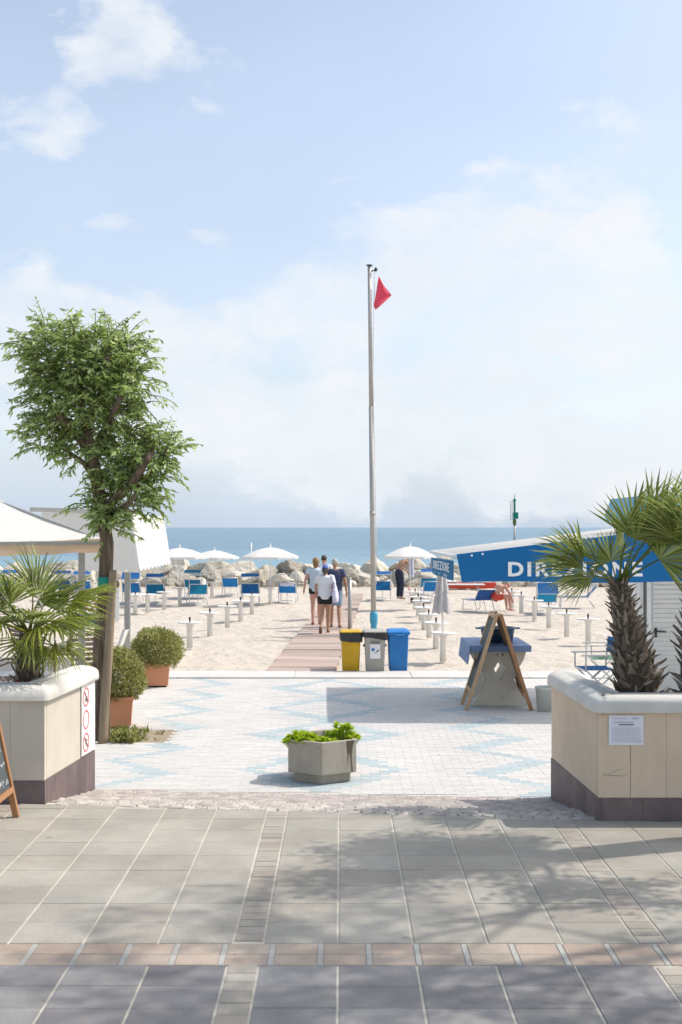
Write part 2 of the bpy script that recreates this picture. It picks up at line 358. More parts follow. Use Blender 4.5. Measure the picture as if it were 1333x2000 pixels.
m_pinkfl = M('pink_petal', (0.6, 0.15, 0.25), None, 0.6, island=0.4)
m_redfl = M('red_petal', (0.5, 0.03, 0.04), None, 0.6, island=0.4)
skinc = lambda n, c: M(n, c, tuple(k*0.86 for k in c), 0.5, ns=9)
m_skin1 = skinc('skin_tan', (0.44, 0.245, 0.155)); m_skin2 = skinc('skin_rosy', (0.56, 0.31, 0.235)); m_skin3 = skinc('skin_bronze', (0.36, 0.18, 0.105))
m_tee = M('white_cotton', (0.70, 0.72, 0.74), (0.62, 0.65, 0.68), 0.85, ns=7, bump=0.3, bs=14)
m_pale = M('pale_blue_cotton', (0.52, 0.60, 0.68), (0.47, 0.55, 0.63), 0.85, ns=7, bump=0.3, bs=14)
m_navy = M('navy_cotton', (0.035, 0.045, 0.10), (0.05, 0.06, 0.125), 0.85, ns=7, bump=0.3, bs=14)
m_black = M('black_cotton', (0.012, 0.012, 0.016), (0.02, 0.02, 0.026), 0.85, ns=7)
m_denim = M('washed_denim', (0.20, 0.29, 0.40), (0.26, 0.35, 0.45), 0.85, ns=9, bump=0.3, bs=14)
m_trous = M('dark_trousers', (0.022, 0.028, 0.055), (0.03, 0.038, 0.07), 0.85, ns=7, bump=0.3, bs=14)
m_cap = M('periwinkle_cap', (0.10, 0.14, 0.42), (0.12, 0.16, 0.46), 0.8, ns=8)
m_blond = M('blond_hair', (0.30, 0.18, 0.08), (0.2, 0.115, 0.05), 0.6, ns=30, stretch=(3, 3, 0.6))
m_grey = M('grey_hair', (0.42, 0.40, 0.37), (0.33, 0.31, 0.29), 0.7, ns=30, stretch=(3, 3, 0.6))
m_brun = M('dark_hair', (0.03, 0.02, 0.015), (0.05, 0.035, 0.025), 0.5, ns=30, stretch=(3, 3, 0.6))
m_sand_l = M('sandal', (0.20, 0.11, 0.075), None, 0.7)
m_lilac = M('lilac_cloth', (0.50, 0.50, 0.68), (0.66, 0.67, 0.76), 0.85, ns=3, stretch=(1, 1, 8), contrast=3)
m_eye = M('eye_dark', (0.02, 0.015, 0.012), None, 0.3)
m_lip = M('lip', (0.4, 0.15, 0.12), None, 0.5)

def sand_mat():
    m = M('dry_sand', (0.55, 0.495, 0.425), (0.50, 0.445, 0.38), 0.95, ns=1.3, detail=10, spec=0.15, sep=False)
    nt = m.node_tree; N = nt.nodes.new; L = nt.links.new; b = nt.nodes['Principled BSDF']
    tc = N('ShaderNodeTexCoord')
    mp = N('ShaderNodeMapping'); mp.inputs['Scale'].default_value = (1, 0.8, 1); L(tc.outputs['Object'], mp.inputs[0])
    n1 = N('ShaderNodeTexNoise'); n1.inputs['Scale'].default_value = 3.4; n1.inputs['Detail'].default_value = 6; n1.inputs['Roughness'].default_value = 0.65
    L(mp.outputs[0], n1.inputs['Vector'])
    vo = N('ShaderNodeTexVoronoi'); vo.inputs['Scale'].default_value = 2.6; L(mp.outputs[0], vo.inputs['Vector'])
    ad = N('ShaderNodeMath'); ad.operation = 'MULTIPLY_ADD'; ad.inputs[1].default_value = 0.35
    L(vo.outputs['Distance'], ad.inputs[0]); L(n1.outputs['Fac'], ad.inputs[2])
    bp = N('ShaderNodeBump'); bp.inputs['Strength'].default_value = 1.0; bp.inputs['Distance'].default_value = 0.11
    L(ad.outputs[0], bp.inputs['Height']); L(bp.outputs[0], b.inputs['Normal'])
    # damp sand near the waterline
    sp = N('ShaderNodeSeparateXYZ'); L(tc.outputs['Object'], sp.inputs[0])
    r = N('ShaderNodeMapRange'); r.inputs[1].default_value = 49.0; r.inputs[2].default_value = 52.0; L(sp.outputs['Y'], r.inputs[0])
    old = b.inputs['Base Color'].links[0].from_socket
    mx = N('ShaderNodeMix'); mx.data_type = 'RGBA'; mx.inputs[7].default_value = (0.36, 0.285, 0.185, 1)
    mm = N('ShaderNodeMath'); mm.operation = 'MULTIPLY'; mm.inputs[1].default_value = 0.75; L(r.outputs[0], mm.inputs[0]); L(mm.outputs[0], mx.inputs[0])
    L(old, mx.inputs[6]); L(mx.outputs[2], b.inputs['Base Color'])
    return m
m_sand = sand_mat()
def sea_mat():
    m = bpy.data.materials.new('sea_water'); m.use_nodes = True; nt = m.node_tree; N = nt.nodes.new; L = nt.links.new
    b = nt.nodes['Principled BSDF']; b.inputs['Roughness'].default_value = 0.28; b.inputs['IOR'].default_value = 1.33
    tc = N('ShaderNodeTexCoord')
    def nz(s, sc, d):
        mp = N('ShaderNodeMapping'); mp.inputs['Scale'].default_value = sc; L(tc.outputs['Object'], mp.inputs[0])
        t = N('ShaderNodeTexNoise'); t.inputs['Scale'].default_value = s; t.inputs['Detail'].default_value = d; t.inputs['Roughness'].default_value = 0.6; L(mp.outputs[0], t.inputs['Vector']); return t.outputs['Fac']
    a = nz(0.06, (0.12, 1, 1), 8); c = nz(0.5, (0.35, 1, 1), 6)
    r = N('ShaderNodeMapRange'); r.inputs[1].default_value = 0.36; r.inputs[2].default_value = 0.64; L(a, r.inputs[0])
    mx = N('ShaderNodeMix'); mx.data_type = 'RGBA'; mx.inputs[6].default_value = (0.075, 0.165, 0.25, 1); mx.inputs[7].default_value = (0.13, 0.25, 0.325, 1); L(r.outputs[0], mx.inputs[0])
    # shallow water close to the shore is paler
    sp = N('ShaderNodeSeparateXYZ'); L(tc.outputs['Object'], sp.inputs[0])
    r2 = N('ShaderNodeMapRange'); r2.inputs[1].default_value = 190.0; r2.inputs[2].default_value = 75.0; L(sp.outputs['Y'], r2.inputs[0])
    mx2 = N('ShaderNodeMix'); mx2.data_type = 'RGBA'; mx2.inputs[7].default_value = (0.18, 0.31, 0.375, 1); L(r2.outputs[0], mx2.inputs[0]); L(mx.outputs[2], mx2.inputs[6])
    r3 = N('ShaderNodeMapRange'); r3.inputs[1].default_value = 0.60; r3.inputs[2].default_value = 0.70; L(c, r3.inputs[0])
    mx3 = N('ShaderNodeMix'); mx3.data_type = 'RGBA'; mx3.inputs[7].default_value = (0.42, 0.52, 0.55, 1)
    mu = N('ShaderNodeMath'); mu.operation = 'MULTIPLY'; mu.inputs[1].default_value = 0.35; L(r3.outputs[0], mu.inputs[0]); L(mu.outputs[0], mx3.inputs[0]); L(mx2.outputs[2], mx3.inputs[6])
    L(mx3.outputs[2], b.inputs['Base Color'])
    bp = N('ShaderNodeBump'); bp.inputs['Strength'].default_value = 1.0; bp.inputs['Distance'].default_value = 1.2; L(c, bp.inputs['Height']); L(bp.outputs[0], b.inputs['Normal'])
    b.inputs['Specular IOR Level'].default_value = 0.35
    return m
m_sea = sea_mat()

# ------------------------------------------------------------------ the setting: sea, sand, pavements
def sheet(name, mat, x0, x1, y0, y1, z):
    return tag(MB().add([(x0, y0, z), (x1, y0, z), (x1, y1, z), (x0, y1, z)], [[0, 1, 2, 3]]).build(name, mat), kind='structure')
sheet('sea', m_sea, -20000, 20000, 53, 30000, -0.95)
def sand_fn(u, v):
    # denser near the camera
    y = 20.8 + (62 - 20.8)*v**1.3
    x = (u - 0.5)*2; x = 60*x*abs(x)**0.5
    z = G - 0.012
    if v > 0.001:
        z += 0.06*noise.noise(Vector((x*0.45, y*0.45, 0))) + 0.05*noise.noise(Vector((x*1.5, y*1.3, 5)))
        z -= 0.03
    if y > 51.5: z -= (y - 51.5)*0.10
    return (x, y, z)
tag(MB().grid(sand_fn, 260, 150).build('sandy_beach', m_sand), kind='structure')

# promenade: mortar bed, slabs, brick band
LINE0, LINE1 = Vector((-2.53, 10.0)), Vector((2.06, 9.47))      # where the ramp begins
def ramp_line(x):
    return LINE0.y + (x - LINE0.x)*(LINE1.y - LINE0.y)/(LINE1.x - LINE0.x)
prom = MB()
prom.add([(-60, -40, -0.006), (60, -40, -0.006), (60, ramp_line(12), -0.006), (LINE1.x, LINE1.y, -0.006), (LINE0.x, LINE0.y, -0.006), (-60, ramp_line(LINE0.x), -0.006)], [[0, 1, 2, 3, 4, 5]])
prom = tag(prom.build('promenade_pavement', m_mortar), kind='structure')
def slab_mesh(w, d, name, mat, t=0.03):
    return MB().box((0, 0, -t/2), (w, d, t)).mesh(name, mat, bevel=0.003)
PITCH, STRIP = 0.424, 0.17
COLS = []           # (x0, x1, is_strip)
x = -0.61 - 2*(5*PITCH + STRIP)
while x < 5.2:
    COLS.append((x, x + STRIP, True)); x += STRIP
    for k in range(5): COLS.append((x, x + PITCH, False)); x += PITCH
me_slab = [slab_mesh(PITCH - 0.015, 0.3525, 'slab', m_slab) for _ in range(1)]
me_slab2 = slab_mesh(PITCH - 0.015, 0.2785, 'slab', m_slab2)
me_sb = [slab_mesh(STRIP - 0.014, dd, 'brick', m_strip) for dd in (0.085, 0.115, 0.14)]
n_slab = 0
def vis_x(d): return 0.29*d + 1.25
for c0, c1, st in COLS:
    cx = (c0 + c1)/2
    if st:
        y = 5.2
        while y < 10.0:
            k = R.choice((0, 1, 1, 2)); dd = (0.085, 0.115, 0.14)[k]
            y0, y1 = y, y + dd; y += dd + 0.006
            if y1 > ramp_line(cx) - 0.01 or (y1 > 6.33 and y0 < 6.65) or abs(cx) > vis_x(y1): continue
            link('brick', me_sb[k], None, prom, (cx, (y0 + y1)/2, R.uniform(-0.0015, 0.001)))
        continue
    for r in range(10):
        y0 = 6.655 + 0.355*r; y1 = y0 + 0.351
        if abs(cx) > vis_x(y1) + 0.1: continue
        a, b = c0 + 0.0065, c1 - 0.0065
        la, lb = ramp_line(a) - 0.012, ramp_line(b) - 0.012
        if min(la, lb) <= y0 + 0.02: continue
        if y1 < min(la, lb):
            link('slab', me_slab[0], None, prom, (cx, (y0 + y1)/2, R.uniform(-0.0012, 0.0012)), (R.uniform(-.0015, .0015), R.uniform(-.0015, .0015), 0))
        else:
            q = [(a - cx, y0, 0), (b - cx, y0, 0), (b - cx, min(y1, lb), 0), (a - cx, min(y1, la), 0)]
            o = MB().prism([(p[0], p[1] - y0, -0.03) for p in q], (0, 0, 0.03)).build('slab', m_slab, prom, (cx, y0, 0))
        n_slab += 1
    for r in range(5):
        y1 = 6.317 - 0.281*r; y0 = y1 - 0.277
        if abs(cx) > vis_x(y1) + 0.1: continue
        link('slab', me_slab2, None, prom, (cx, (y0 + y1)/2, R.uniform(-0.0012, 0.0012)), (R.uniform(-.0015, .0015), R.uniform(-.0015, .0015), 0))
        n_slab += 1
me_pb = slab_mesh(0.229, 0.160, 'brick', m_pink); me_ps = slab_mesh(0.030, 0.160, 'separator', m_paleband)
for k in range(-12, 13):
    for r in range(2):
        y = 6.322 + 0.0815 + r*0.1635
        link('brick', me_pb, None, prom, (k*0.268 + 0.02, y, R.uniform(-0.001, 0.001)))
        link('separator', me_ps, None, prom, (k*0.268 + 0.134 + 0.02, y, R.uniform(-0.001, 0.001)))

# cobbled ramp down to the plaza
FAR0, FAR1 = Vector((-2.42, 11.46)), Vector((1.985, 11.08))
def ramp_pt(s, t, dz=0.0):
    a = LINE0.lerp(LINE1, s); b = FAR0.lerp(FAR1, s); p = a.lerp(b, t)
    e = t*t*(3 - 2*t)*0.35 + t*0.65
    return Vector((p.x, p.y, G*e + dz))
rampo = MB().grid(lambda u, v: ramp_pt(u*1.6 - 0.3, v, -0.014), 30, 8).build('cobbled_ramp', m_cobjoint)
tag(rampo, kind='structure')
def cobble_mb(s, jit=0.006, rr=R):
    h = 0.05; mb = MB()
    def c(): return rr.uniform(-jit, jit)
    lo = [(-s + c(), -s + c(), -h), (s + c(), -s + c(), -h), (s + c(), s + c(), -h), (-s + c(), s + c(), -h)]
    hi = [(v[0], v[1], -0.006) for v in lo]
    tp = [(v[0]*0.86, v[1]*0.86, rr.uniform(-0.001, 0.002)) for v in lo]
    return lo + hi + tp, [[0, 1, 5, 4], [1, 2, 6, 5], [2, 3, 7, 6], [3, 0, 4, 7], [4, 5, 9, 8], [5, 6, 10, 9], [6, 7, 11, 10], [7, 4, 8, 11], [8, 9, 10, 11]]
cob_me = []
for k in range(7):
    v, f = cobble_mb(0.046); cob_me.append(MB().add(v, f, False).mesh('cobble', m_cobble))
far = MB(); cnt = 0
nx, ny = 46, 15
for j in range(ny):
    for i in range(nx):
        s = (i + 0.5 + (0.5 if j % 2 else 0) + R.uniform(-.08, .08))/nx; t = (j + 0.5 + R.uniform(-.06, .06))/ny
        if s > 1.0: continue
        p = ramp_pt(s, t, R.uniform(-0.002, 0.002))
        rz = R.uniform(-0.15, 0.15)
        if cnt < 299:
            link('cobble', R.choice(cob_me), None, rampo, p, (R.uniform(-.03, .03) - 0.13, R.uniform(-.03, .03), rz + R.choice((0, 1, 2, 3))*pi/2)); cnt += 1
        else:
            v, f = cobble_mb(0.046); m_ = Matrix.Rotation(rz, 3, 'Z'); far.add([m_ @ Vector(q) + p for q in v], f)
tag(far.build('cobble', m_cobble_s, rampo), kind='stuff')

# plaza with the pale blue zigzag bands
plaza = MB().add([(-60, 9.9, G - 0.06), (60, 9.9, G - 0.06), (60, 19.9, G - 0.06), (-60, 19.9, G - 0.06)], [[0, 1, 2, 3]])
plaza.add([(-9, 11.05, G - 0.005), (9, 11.05, G - 0.005), (9, 19.9, G - 0.005), (-9, 19.9, G - 0.005)], [[0, 1, 2, 3]])
plaza = tag(plaza.build('plaza_pavement', m_pjoint), kind='structure')
XC = -0.19
def tri(y, period, ph):
    t = ((y - ph)/period) % 1.0
    return 1 - abs(2*t - 1)
def is_blue(x, y):
    for sgn in (1, -1):
        z = 1.65 + 0.67*tri(y, 1.40, 12.17)
        if abs(sgn*(x - XC) - z) < 0.14: return True
        z = -0.10 + 0.88*tri(y, 2.10, 12.4 - 1.05)
        if abs(sgn*(x - XC) - z) < 0.15 and sgn*(x - XC) > -0.15: return True
    return False
me_pv = slab_mesh(0.1985, 0.0985, 'brick', m_paver); me_pvb = slab_mesh(0.1985, 0.0985, 'brick', m_pblue)
fw, fb = MB(), MB(); cnt = 0
j = 0; y = 11.05
while y < 19.85:
    xx = -4.4 + (0.1 if j % 2 else 0.0)
    while xx < 3.9:
        cx, cy = xx + 0.1, y + 0.05
        ok = cy > 11.46 + (cx + 2.42)*(11.08 - 11.46)/4.405 + 0.05
        pit = (-2.85 < cx < -2.05 and 13.9 < cy < 14.85)
        if ok and not pit:
            bl = is_blue(cx, cy)
            inview = -2.45 < cx < 2.0
            if cnt < 299 and inview:
                link('brick', me_pvb if bl else me_pv, None, plaza, (cx, cy, G + R.uniform(-.001, .001))); cnt += 1
            else:
                zz = G + R.uniform(-.0015, .001); w, d_ = 0.0992, 0.0492
                v = [(cx - w, cy - d_, zz - .02), (cx + w, cy - d_, zz - .02), (cx + w, cy + d_, zz - .02), (cx - w, cy + d_, zz - .02)]
                v += [(q[0], q[1], zz - 0.003) for q in v] + [(cx + (q[0] - cx)*.985, cy + (q[1] - cy)*.97, zz) for q in v]
                (fb if bl else fw).add(v, [[0, 1, 5, 4], [1, 2, 6, 5], [2, 3, 7, 6], [3, 0, 4, 7], [4, 5, 9, 8], [5, 6, 10, 9], [6, 7, 11, 10], [7, 4, 8, 11], [8, 9, 10, 11]])
        xx += 0.2
    y += 0.1; j += 1
tag(fw.build('brick', m_paver_s, plaza, recalc=False), kind='stuff'); tag(fb.build('brick', m_pblue_s, plaza, recalc=False), kind='stuff')
# kerb between plaza and sand, in separate stones
ks = empty('kerb', (0, 0, 0)); tag(ks, kind='structure')
me_k = MB().box((0, 0, -0.1), (1.995, 0.88, 0.22)).mesh('kerb_stone', m_kerb, bevel=0.012)
for k in range(-6, 6): link('kerb_stone', me_k, None, ks, (k*2.0 + 0.2, 20.35, G + 0.006 + R.uniform(-.003, .003)))
# wooden walkway over the sand, in hinged sections of planks
wk = empty('boardwalk', (-0.72, 20.75, 0)); tag(wk, kind='structure')
bd = MB()
for k in range(5): bd.box((0, -0.232 + k*0.116, 0), (1.22, 0.110, 0.03))
me_w = bd.mesh('walkway_section', m_walk)
for k in range(40):
    y = 0.3 + k*0.6
    link('walkway_section', me_w, None, wk, (0.04*y + R.uniform(-.015, .015), y, G + 0.006 + R.uniform(-.006, .006)), (R.uniform(-.008, .008), R.uniform(-.006, .006), -0.04 + R.uniform(-.008, .008)))

# ------------------------------------------------------------------ planter walls with coping
def sweep(path, prof, mb):
    """prof: list of (offset to the right of travel, z)"""
    pts = [Vector(p) for p in path]; rings = []
    for i, p in enumerate(pts):
        d0 = (p - pts[i-1]).normalized() if i else None
        d1 = (pts[i+1] - p).normalized() if i < len(pts)-1 else None
        if d0 is None: n = Vector((d1.y, -d1.x)); s = 1
        elif d1 is None: n = Vector((d0.y, -d0.x)); s = 1
        else:
            n0 = Vector((d0.y, -d0.x)); n1 = Vector((d1.y, -d1.x)); n = (n0 + n1).normalized(); s = 1/max(n.dot(n0), .3)
        rings.append([Vector((p.x + n.x*o*s, p.y + n.y*o*s, z)) for o, z in prof])
    mb.loft(rings, True, True); return mb
def cop_prof(z0=0.87, z1=1.005, w0=0.045, w1=-0.30):
    pr = [(w1, z0), (w0, z0)]
    n = 10
    for k in range(n+1):
        t = pi*k/n
        o = (w0 + w1)/2 + (w0 - w1)/2*cos(t); z = z0 + 0.035 + (z1 - z0 - 0.035)*sin(t)**0.6
        pr.append((o, z))
    return pr
def lerp2(a, b, t): return Vector((a[0] + (b[0]-a[0])*t, a[1] + (b[1]-a[1])*t))
def wall_run(root, a, b, cuts, z0, z1, th, mat, name, out, gap=0.0018, bevel=0.001):
    """panels along a->b; 'out' is the unit outward normal"""
    a = Vector(a); b = Vector(b); L_ = (b - a).length; d = (b - a).normalized(); o = Vector(out)
    ps = [0] + list(cuts) + [L_]
    for s, e in zip(ps[:-1], ps[1:]):
        p, q = a + d*(s + gap/2), a + d*(e - gap/2)
        j = R.uniform(-0.0004, 0.0006)
        poly = [(p.x + o.x*j, p.y + o.y*j, z0), (q.x + o.x*j, q.y + o.y*j, z0), (q.x - o.x*th, q.y - o.y*th, z0), (p.x - o.x*th, p.y - o.y*th, z0)]
        c = (p + q)/2
        poly = [(v[0] - c.x, v[1] - c.y, z0) for v in poly]
        MB().prism(poly, (0, 0, z1 - z0)).build(name, mat, root, (c.x, c.y, 0), bevel=bevel)
ZP, ZC = 0.185, 0.868
# right planter
rp = empty('planter_wall', (0, 0, 0), 0, 'cream stone planter wall with white coping and a paper notice, palms behind it', 'planter')
A_, B_ = (2.06, 9.43), (1.98, 11.08)
dirAB = (Vector(B_) - Vector(A_)).normalized(); nAB = (-dirAB.y, dirAB.x)
if nAB[0] > 0: nAB = (-nAB[0], -nAB[1])
wall_run(rp, A_, (8.2, 9.43), [0.26, 0.545, 0.95, 1.4, 1.9, 2.4, 3.0, 3.6, 4.2, 4.8, 5.4], ZP, ZC, 0.06, m_cream, 'stone_panel', (0, -1))
wall_run(rp, B_, (A_[0] - 0.0, A_[1] + 0.064), [0.85], ZP, ZC, 0.06, m_cream, 'stone_panel', nAB)
PLO = 0.006
wall_run(rp, (A_[0] - PLO, A_[1] - PLO), (8.2, 9.43 - PLO), [0.035, 0.36, 0.76, 1.15, 1.55, 1.95, 2.4, 2.8, 3.2, 3.7, 4.2, 4.8], -0.05, ZP - 0.002, 0.06, m_plinth, 'plinth_tile', (0, -1))
wall_run(rp, (B_[0] - PLO, B_[1]), (A_[0] - PLO, A_[1] + 0.06), [0.45, 0.95, 1.3], -0.30, ZP - 0.002, 0.06, m_plinth, 'plinth_tile', nAB)
core = MB(); core.prism([(A_[0] + .065, A_[1] + .07, -.3), (8.2, A_[1] + .07, -.3), (8.2, A_[1] + .24, -.3), (A_[0] + .24, A_[1] + .24, -.3), (B_[0] + .24, B_[1] - .03, -.3), (B_[0] + .065, B_[1] - .03, -.3)], (0, 0, 0.3 + ZC - 0.01))
core.build('wall_core', m_conc2, rp)
cp = sweep([(B_[0] + 0.01, B_[1] + 0.03), (A_[0] + 0.004, A_[1] + 0.02), (A_[0] + 0.02, A_[1] + 0.004), (8.2, 9.434)][::-1], [(-o, z) for o, z in cop_prof()], MB())
cp.build('coping', m_coping, rp)
MB().add([(A_[0] + .2, A_[1] + .2, .42), (8.2, A_[1] + .2, .42), (8.2, 11.1, .30), (B_[0] + .2, 11.05, .30)], [[0, 1, 2, 3]]).build('soil_bed', m_soil, rp)
MB().box((5.1, 11.13, 0.02), (6.1, 0.1, 0.64)).build('low_back_wall', m_conc2, rp)
# left planter
lp = empty('planter_wall', (0, 0, 0), 0, 'pale stone planter wall whose sunlit side carries a plate of prohibition signs', 'planter')
C_, D_ = (-2.535, 10.07), (-2.40, 11.46)
dCD = (Vector(D_) - Vector(C_)).normalized(); nCD = (dCD.y, -dCD.x)
wall_run(lp, (-8.2, 10.07), C_, [1.2, 2.2, 3.2, 4.0, 4.6, 5.02, 5.37], ZP, ZC, 0.06, m_creamL, 'stone_panel', (0, -1))
wall_run(lp, (C_[0], C_[1] + 0.064), D_, [], ZP, ZC, 0.06, m_creamL, 'stone_panel', nCD)
wall_run(lp, (-8.2, 10.07 - PLO), (C_[0] + PLO, C_[1] - PLO), [1.3, 2.3, 3.3, 4.2, 4.9, 5.28], -0.05, ZP - 0.002, 0.06, m_plinth, 'plinth_tile', (0, -1))
wall_run(lp, (C_[0] + PLO, C_[1] + 0.06), (D_[0] + PLO, D_[1]), [0.22, 0.55, 0.80, 1.05], -0.30, ZP - 0.002, 0.06, m_plinth, 'plinth_tile', nCD)
core = MB(); core.prism([(C_[0] - .065, C_[1] + .07, -.3), (-8.2, C_[1] + .07, -.3), (-8.2, C_[1] + .24, -.3), (C_[0] - .24, C_[1] + .24, -.3), (D_[0] - .24, D_[1] - .03, -.3), (D_[0] - .065, D_[1] - .03, -.3)], (0, 0, 0.3 + ZC - 0.01))
core.build('wall_core', m_conc2, lp)
cp = sweep([(-8.2, 10.074), (C_[0] - 0.02, C_[1] + 0.004), (C_[0] - 0.004, C_[1] + 0.02), (D_[0] - 0.004, D_[1] + 0.03)], cop_prof(), MB())
cp.build('coping', m_coping, lp)
MB().add([(-8.2, C_[1] + .2, .6), (C_[0] - .2, C_[1] + .2, .6), (D_[0] - .2, 11.4, .5), (-8.2, 11.4, .5)], [[0, 1, 2, 3]]).build('soil_bed', m_soil, lp)
MB().box((-5.4, 11.47, 0.1), (5.5, 0.1, 0.8)).build('low_back_wall', m_conc2, lp)

ck = MB()
for pts in ([(2.09, .375), (2.12, .37), (2.16, .38), (2.20, .40), (2.26, .425)], [(2.09, .36), (2.14, .365), (2.22, .36), (2.29, .362)], [(2.085, .85), (2.11, .846), (2.13, .85)], [(2.316, .60), (2.318, .45), (2.316, .2)]):
    for (x0, z0), (x1, z1) in zip(pts[:-1], pts[1:]): ck.bar((x0, 9.4285, z0), (x1, 9.4285, z1), .001, .0018 + .003*R.random(), up=(0, 0, 1))
ck.build('crack', M('crack_brown', (0.25, 0.19, 0.13), (0.4, 0.33, 0.24), 0.9, ns=30), rp)
# paper notice on the right planter
no = empty('paper_notice', ((1190 + 1258)/2*9.42/F - 667*9.42/F, 9.426, 0.727), 0.0, 'white printed sheet taped to the front of the cream planter wall', 'notice')
def paper_fn(u, v):
    return ((u - .5)*0.278, -0.004 - 0.006*abs(sin(u*3.0 + v))*v*u, (v - .5)*0.238)
MB().grid(paper_fn, 8, 8).build('sheet', m_paper, no)
pr = MB()
pr.box((0.0, -0.0125, 0.045), (0.12, 0.001, 0.008)); pr.box((-.02, -0.0125, 0.066), (0.16, 0.001, 0.003))
pr.build('heading', m_ink, no)
pr = MB()
for k in range(9): pr.box((-0.11 + k*0.0275, -0.0125, -0.035), (0.0015, 0.001, 0.125))
for k in range(10): pr.box((0.0, -0.0123, 0.02 - k*0.0125), (0.225, 0.001, 0.0015))
pr.box((-0.05, -0.0125, 0.095), (0.11, 0.001, 0.004)); pr.box((0.075, -0.0125, 0.095), (0.05, 0.001, 0.012)); pr.box((0.112, -0.0125, -0.088), (0.012, 0.001, 0.014))
pr.build('printed_table', m_inkl, no)

# prohibition plate on the left planter's sunlit side
pd_ = Vector((dCD.x, dCD.y, 0)); pn = Vector((nCD[0], nCD[1], 0))
plc = Vector((C_[0], C_[1], 0)) + pd_*1.175 + pn*0.008
ps_ = empty('prohibition_plate', (plc.x, plc.y, 0.53), atan2(pd_.y, pd_.x), 'tall white plate with three red prohibition rings on the planter side', 'sign')
MB().box((0, 0, 0), (0.40, 0.012, 0.66)).build('plate', m_signw, ps_, bevel=0.003)
def ring(mb, cx, cz, ro, ri, y, n=24):
    vs = []; fs = []
    for k in range(n):
        a = 2*pi*k/n
        for yy in (y, y + 0.003):
            for r_ in (ri, ro): vs.append((cx + r_*cos(a), yy, cz + r_*sin(a)))
    for k in range(n):
        a = k*4; b = ((k+1) % n)*4
        fs += [[a, a+1, b+1, b], [a+1, a+3, b+3, b+1], [a, b, b+2, a+2]]
    mb.add(vs, fs)
for k, cz in enumerate((0.215, 0.0, -0.215)):
    mb = MB(); ring(mb, -0.085, cz, 0.092, 0.077, -0.0095)
    a = pi/4; mb.bar((-0.085 - .075*cos(a), -0.009, cz + .075*sin(a)), (-0.085 + .075*cos(a), -0.009, cz - .075*sin(a)), 0.002, 0.013, up=(0, 1, 0)) if k != 1 else None
    mb.build('red_ring', m_red, ps_)
ic = MB()
ic.box((-.085, -.0075, .19), (.05, .002, .022)); ic.box((-.107, -.0075, .175), (.008, .002, .03)); ic.box((-.066, -.0075, .175), (.008, .002, .03)); ic.box((-.055, -.0075, .208), (.022, .002, .018))
ic.build('dog_symbol', m_ink, ps_)
ic = MB(); ic.box((-.085, -.0075, -.215), (.012, .002, .07)); ic.box((-.06, -.0075, -.2), (.03, .002, .012)); ic.build('figure_symbol', m_ink, ps_)
ic = MB()
for k in range(9):
    ic.box((0.10, -.0075, 0.26 - k*0.065), (0.12, .002, 0.006)); ic.box((0.085, -.0075, 0.243 - k*0.065), (0.09, .002, 0.005))
ic.build('small_print', m_inkl, ps_)

# ------------------------------------------------------------------ plants
def leaf_blade(mb, p, d, up, ln, w, fold=0.25, droop=0.15):
    """one pointed leaf of four faces"""
    d = d.normalized(); x = d.cross(up)
    if x.length < 1e-3: x = d.cross(Vector((1, 0, 0)))
    x.normalize(); n = x.cross(d)
    a = p + d*ln*0.45; t = p + d*ln - n*ln*droop
    mb.add([p, a + x*w/2 + n*w*fold, a, a - x*w/2 + n*w*fold, t], [[0, 1, 2], [0, 2, 3], [1, 4, 2], [2, 4, 3]], True)
def rnd_dir(rr, zmin=-1.0):
    while True:
        v = Vector((rr.gauss(0, 1), rr.gauss(0, 1), rr.gauss(0, 1))).normalized()
        if v.z >= zmin: return v

# the tree by the left planter
TB = Vector(gx(205, 1447))
TD = TB.y
tr = empty('tree', TB, 0, 'small leafy street tree with a leaning brown trunk tied to a stake', 'tree')
def TP(px, py, dy=0.0):
    return P(px, py, TD + dy) - TB
trunk_pts = [TP(196, 1452, .1), TP(196, 1400, .1), TP(197, 1320, .1), TP(201, 1230, .1), TP(207, 1130, .1), TP(210, 1060, .1), TP(200, 1000, .1), TP(190, 940, .1), TP(182, 890, .1), TP(172, 840, .1)]
trunk_r = [0.13, 0.112, 0.107, 0.098, 0.082, 0.078, 0.085, 0.075, 0.062, 0.05]
tk = MB()
def wob(pts, rads, mb, n=14, amp=0.12, sub=5, seed=0):
    P2, R2 = [], []
    for i in range(len(pts)-1):
        for k in range(sub):
            t = k/sub; P2.append(pts[i].lerp(pts[i+1], t)); R2.append(rads[i] + (rads[i+1]-rads[i])*t)
    P2.append(pts[-1]); R2.append(rads[-1])
    b = len(mb.v); mb.tube(P2, R2, n)
    for k in range(b, len(mb.v)):
        i = min((k-b)//n, len(P2)-1); v = Vector(mb.v[k]); c = P2[i]; d = v - c
        f = 1 + amp*noise.noise(Vector((d.x*22 + seed, d.y*22, v.z*2.2))) + amp*0.9*noise.noise(Vector((v.z*1.7, seed, 3)))
        mb.v[k] = tuple(c + d*f)
wob(trunk_pts, trunk_r, tk, 18, 0.16)
tk.build('trunk', m_bark, tr)
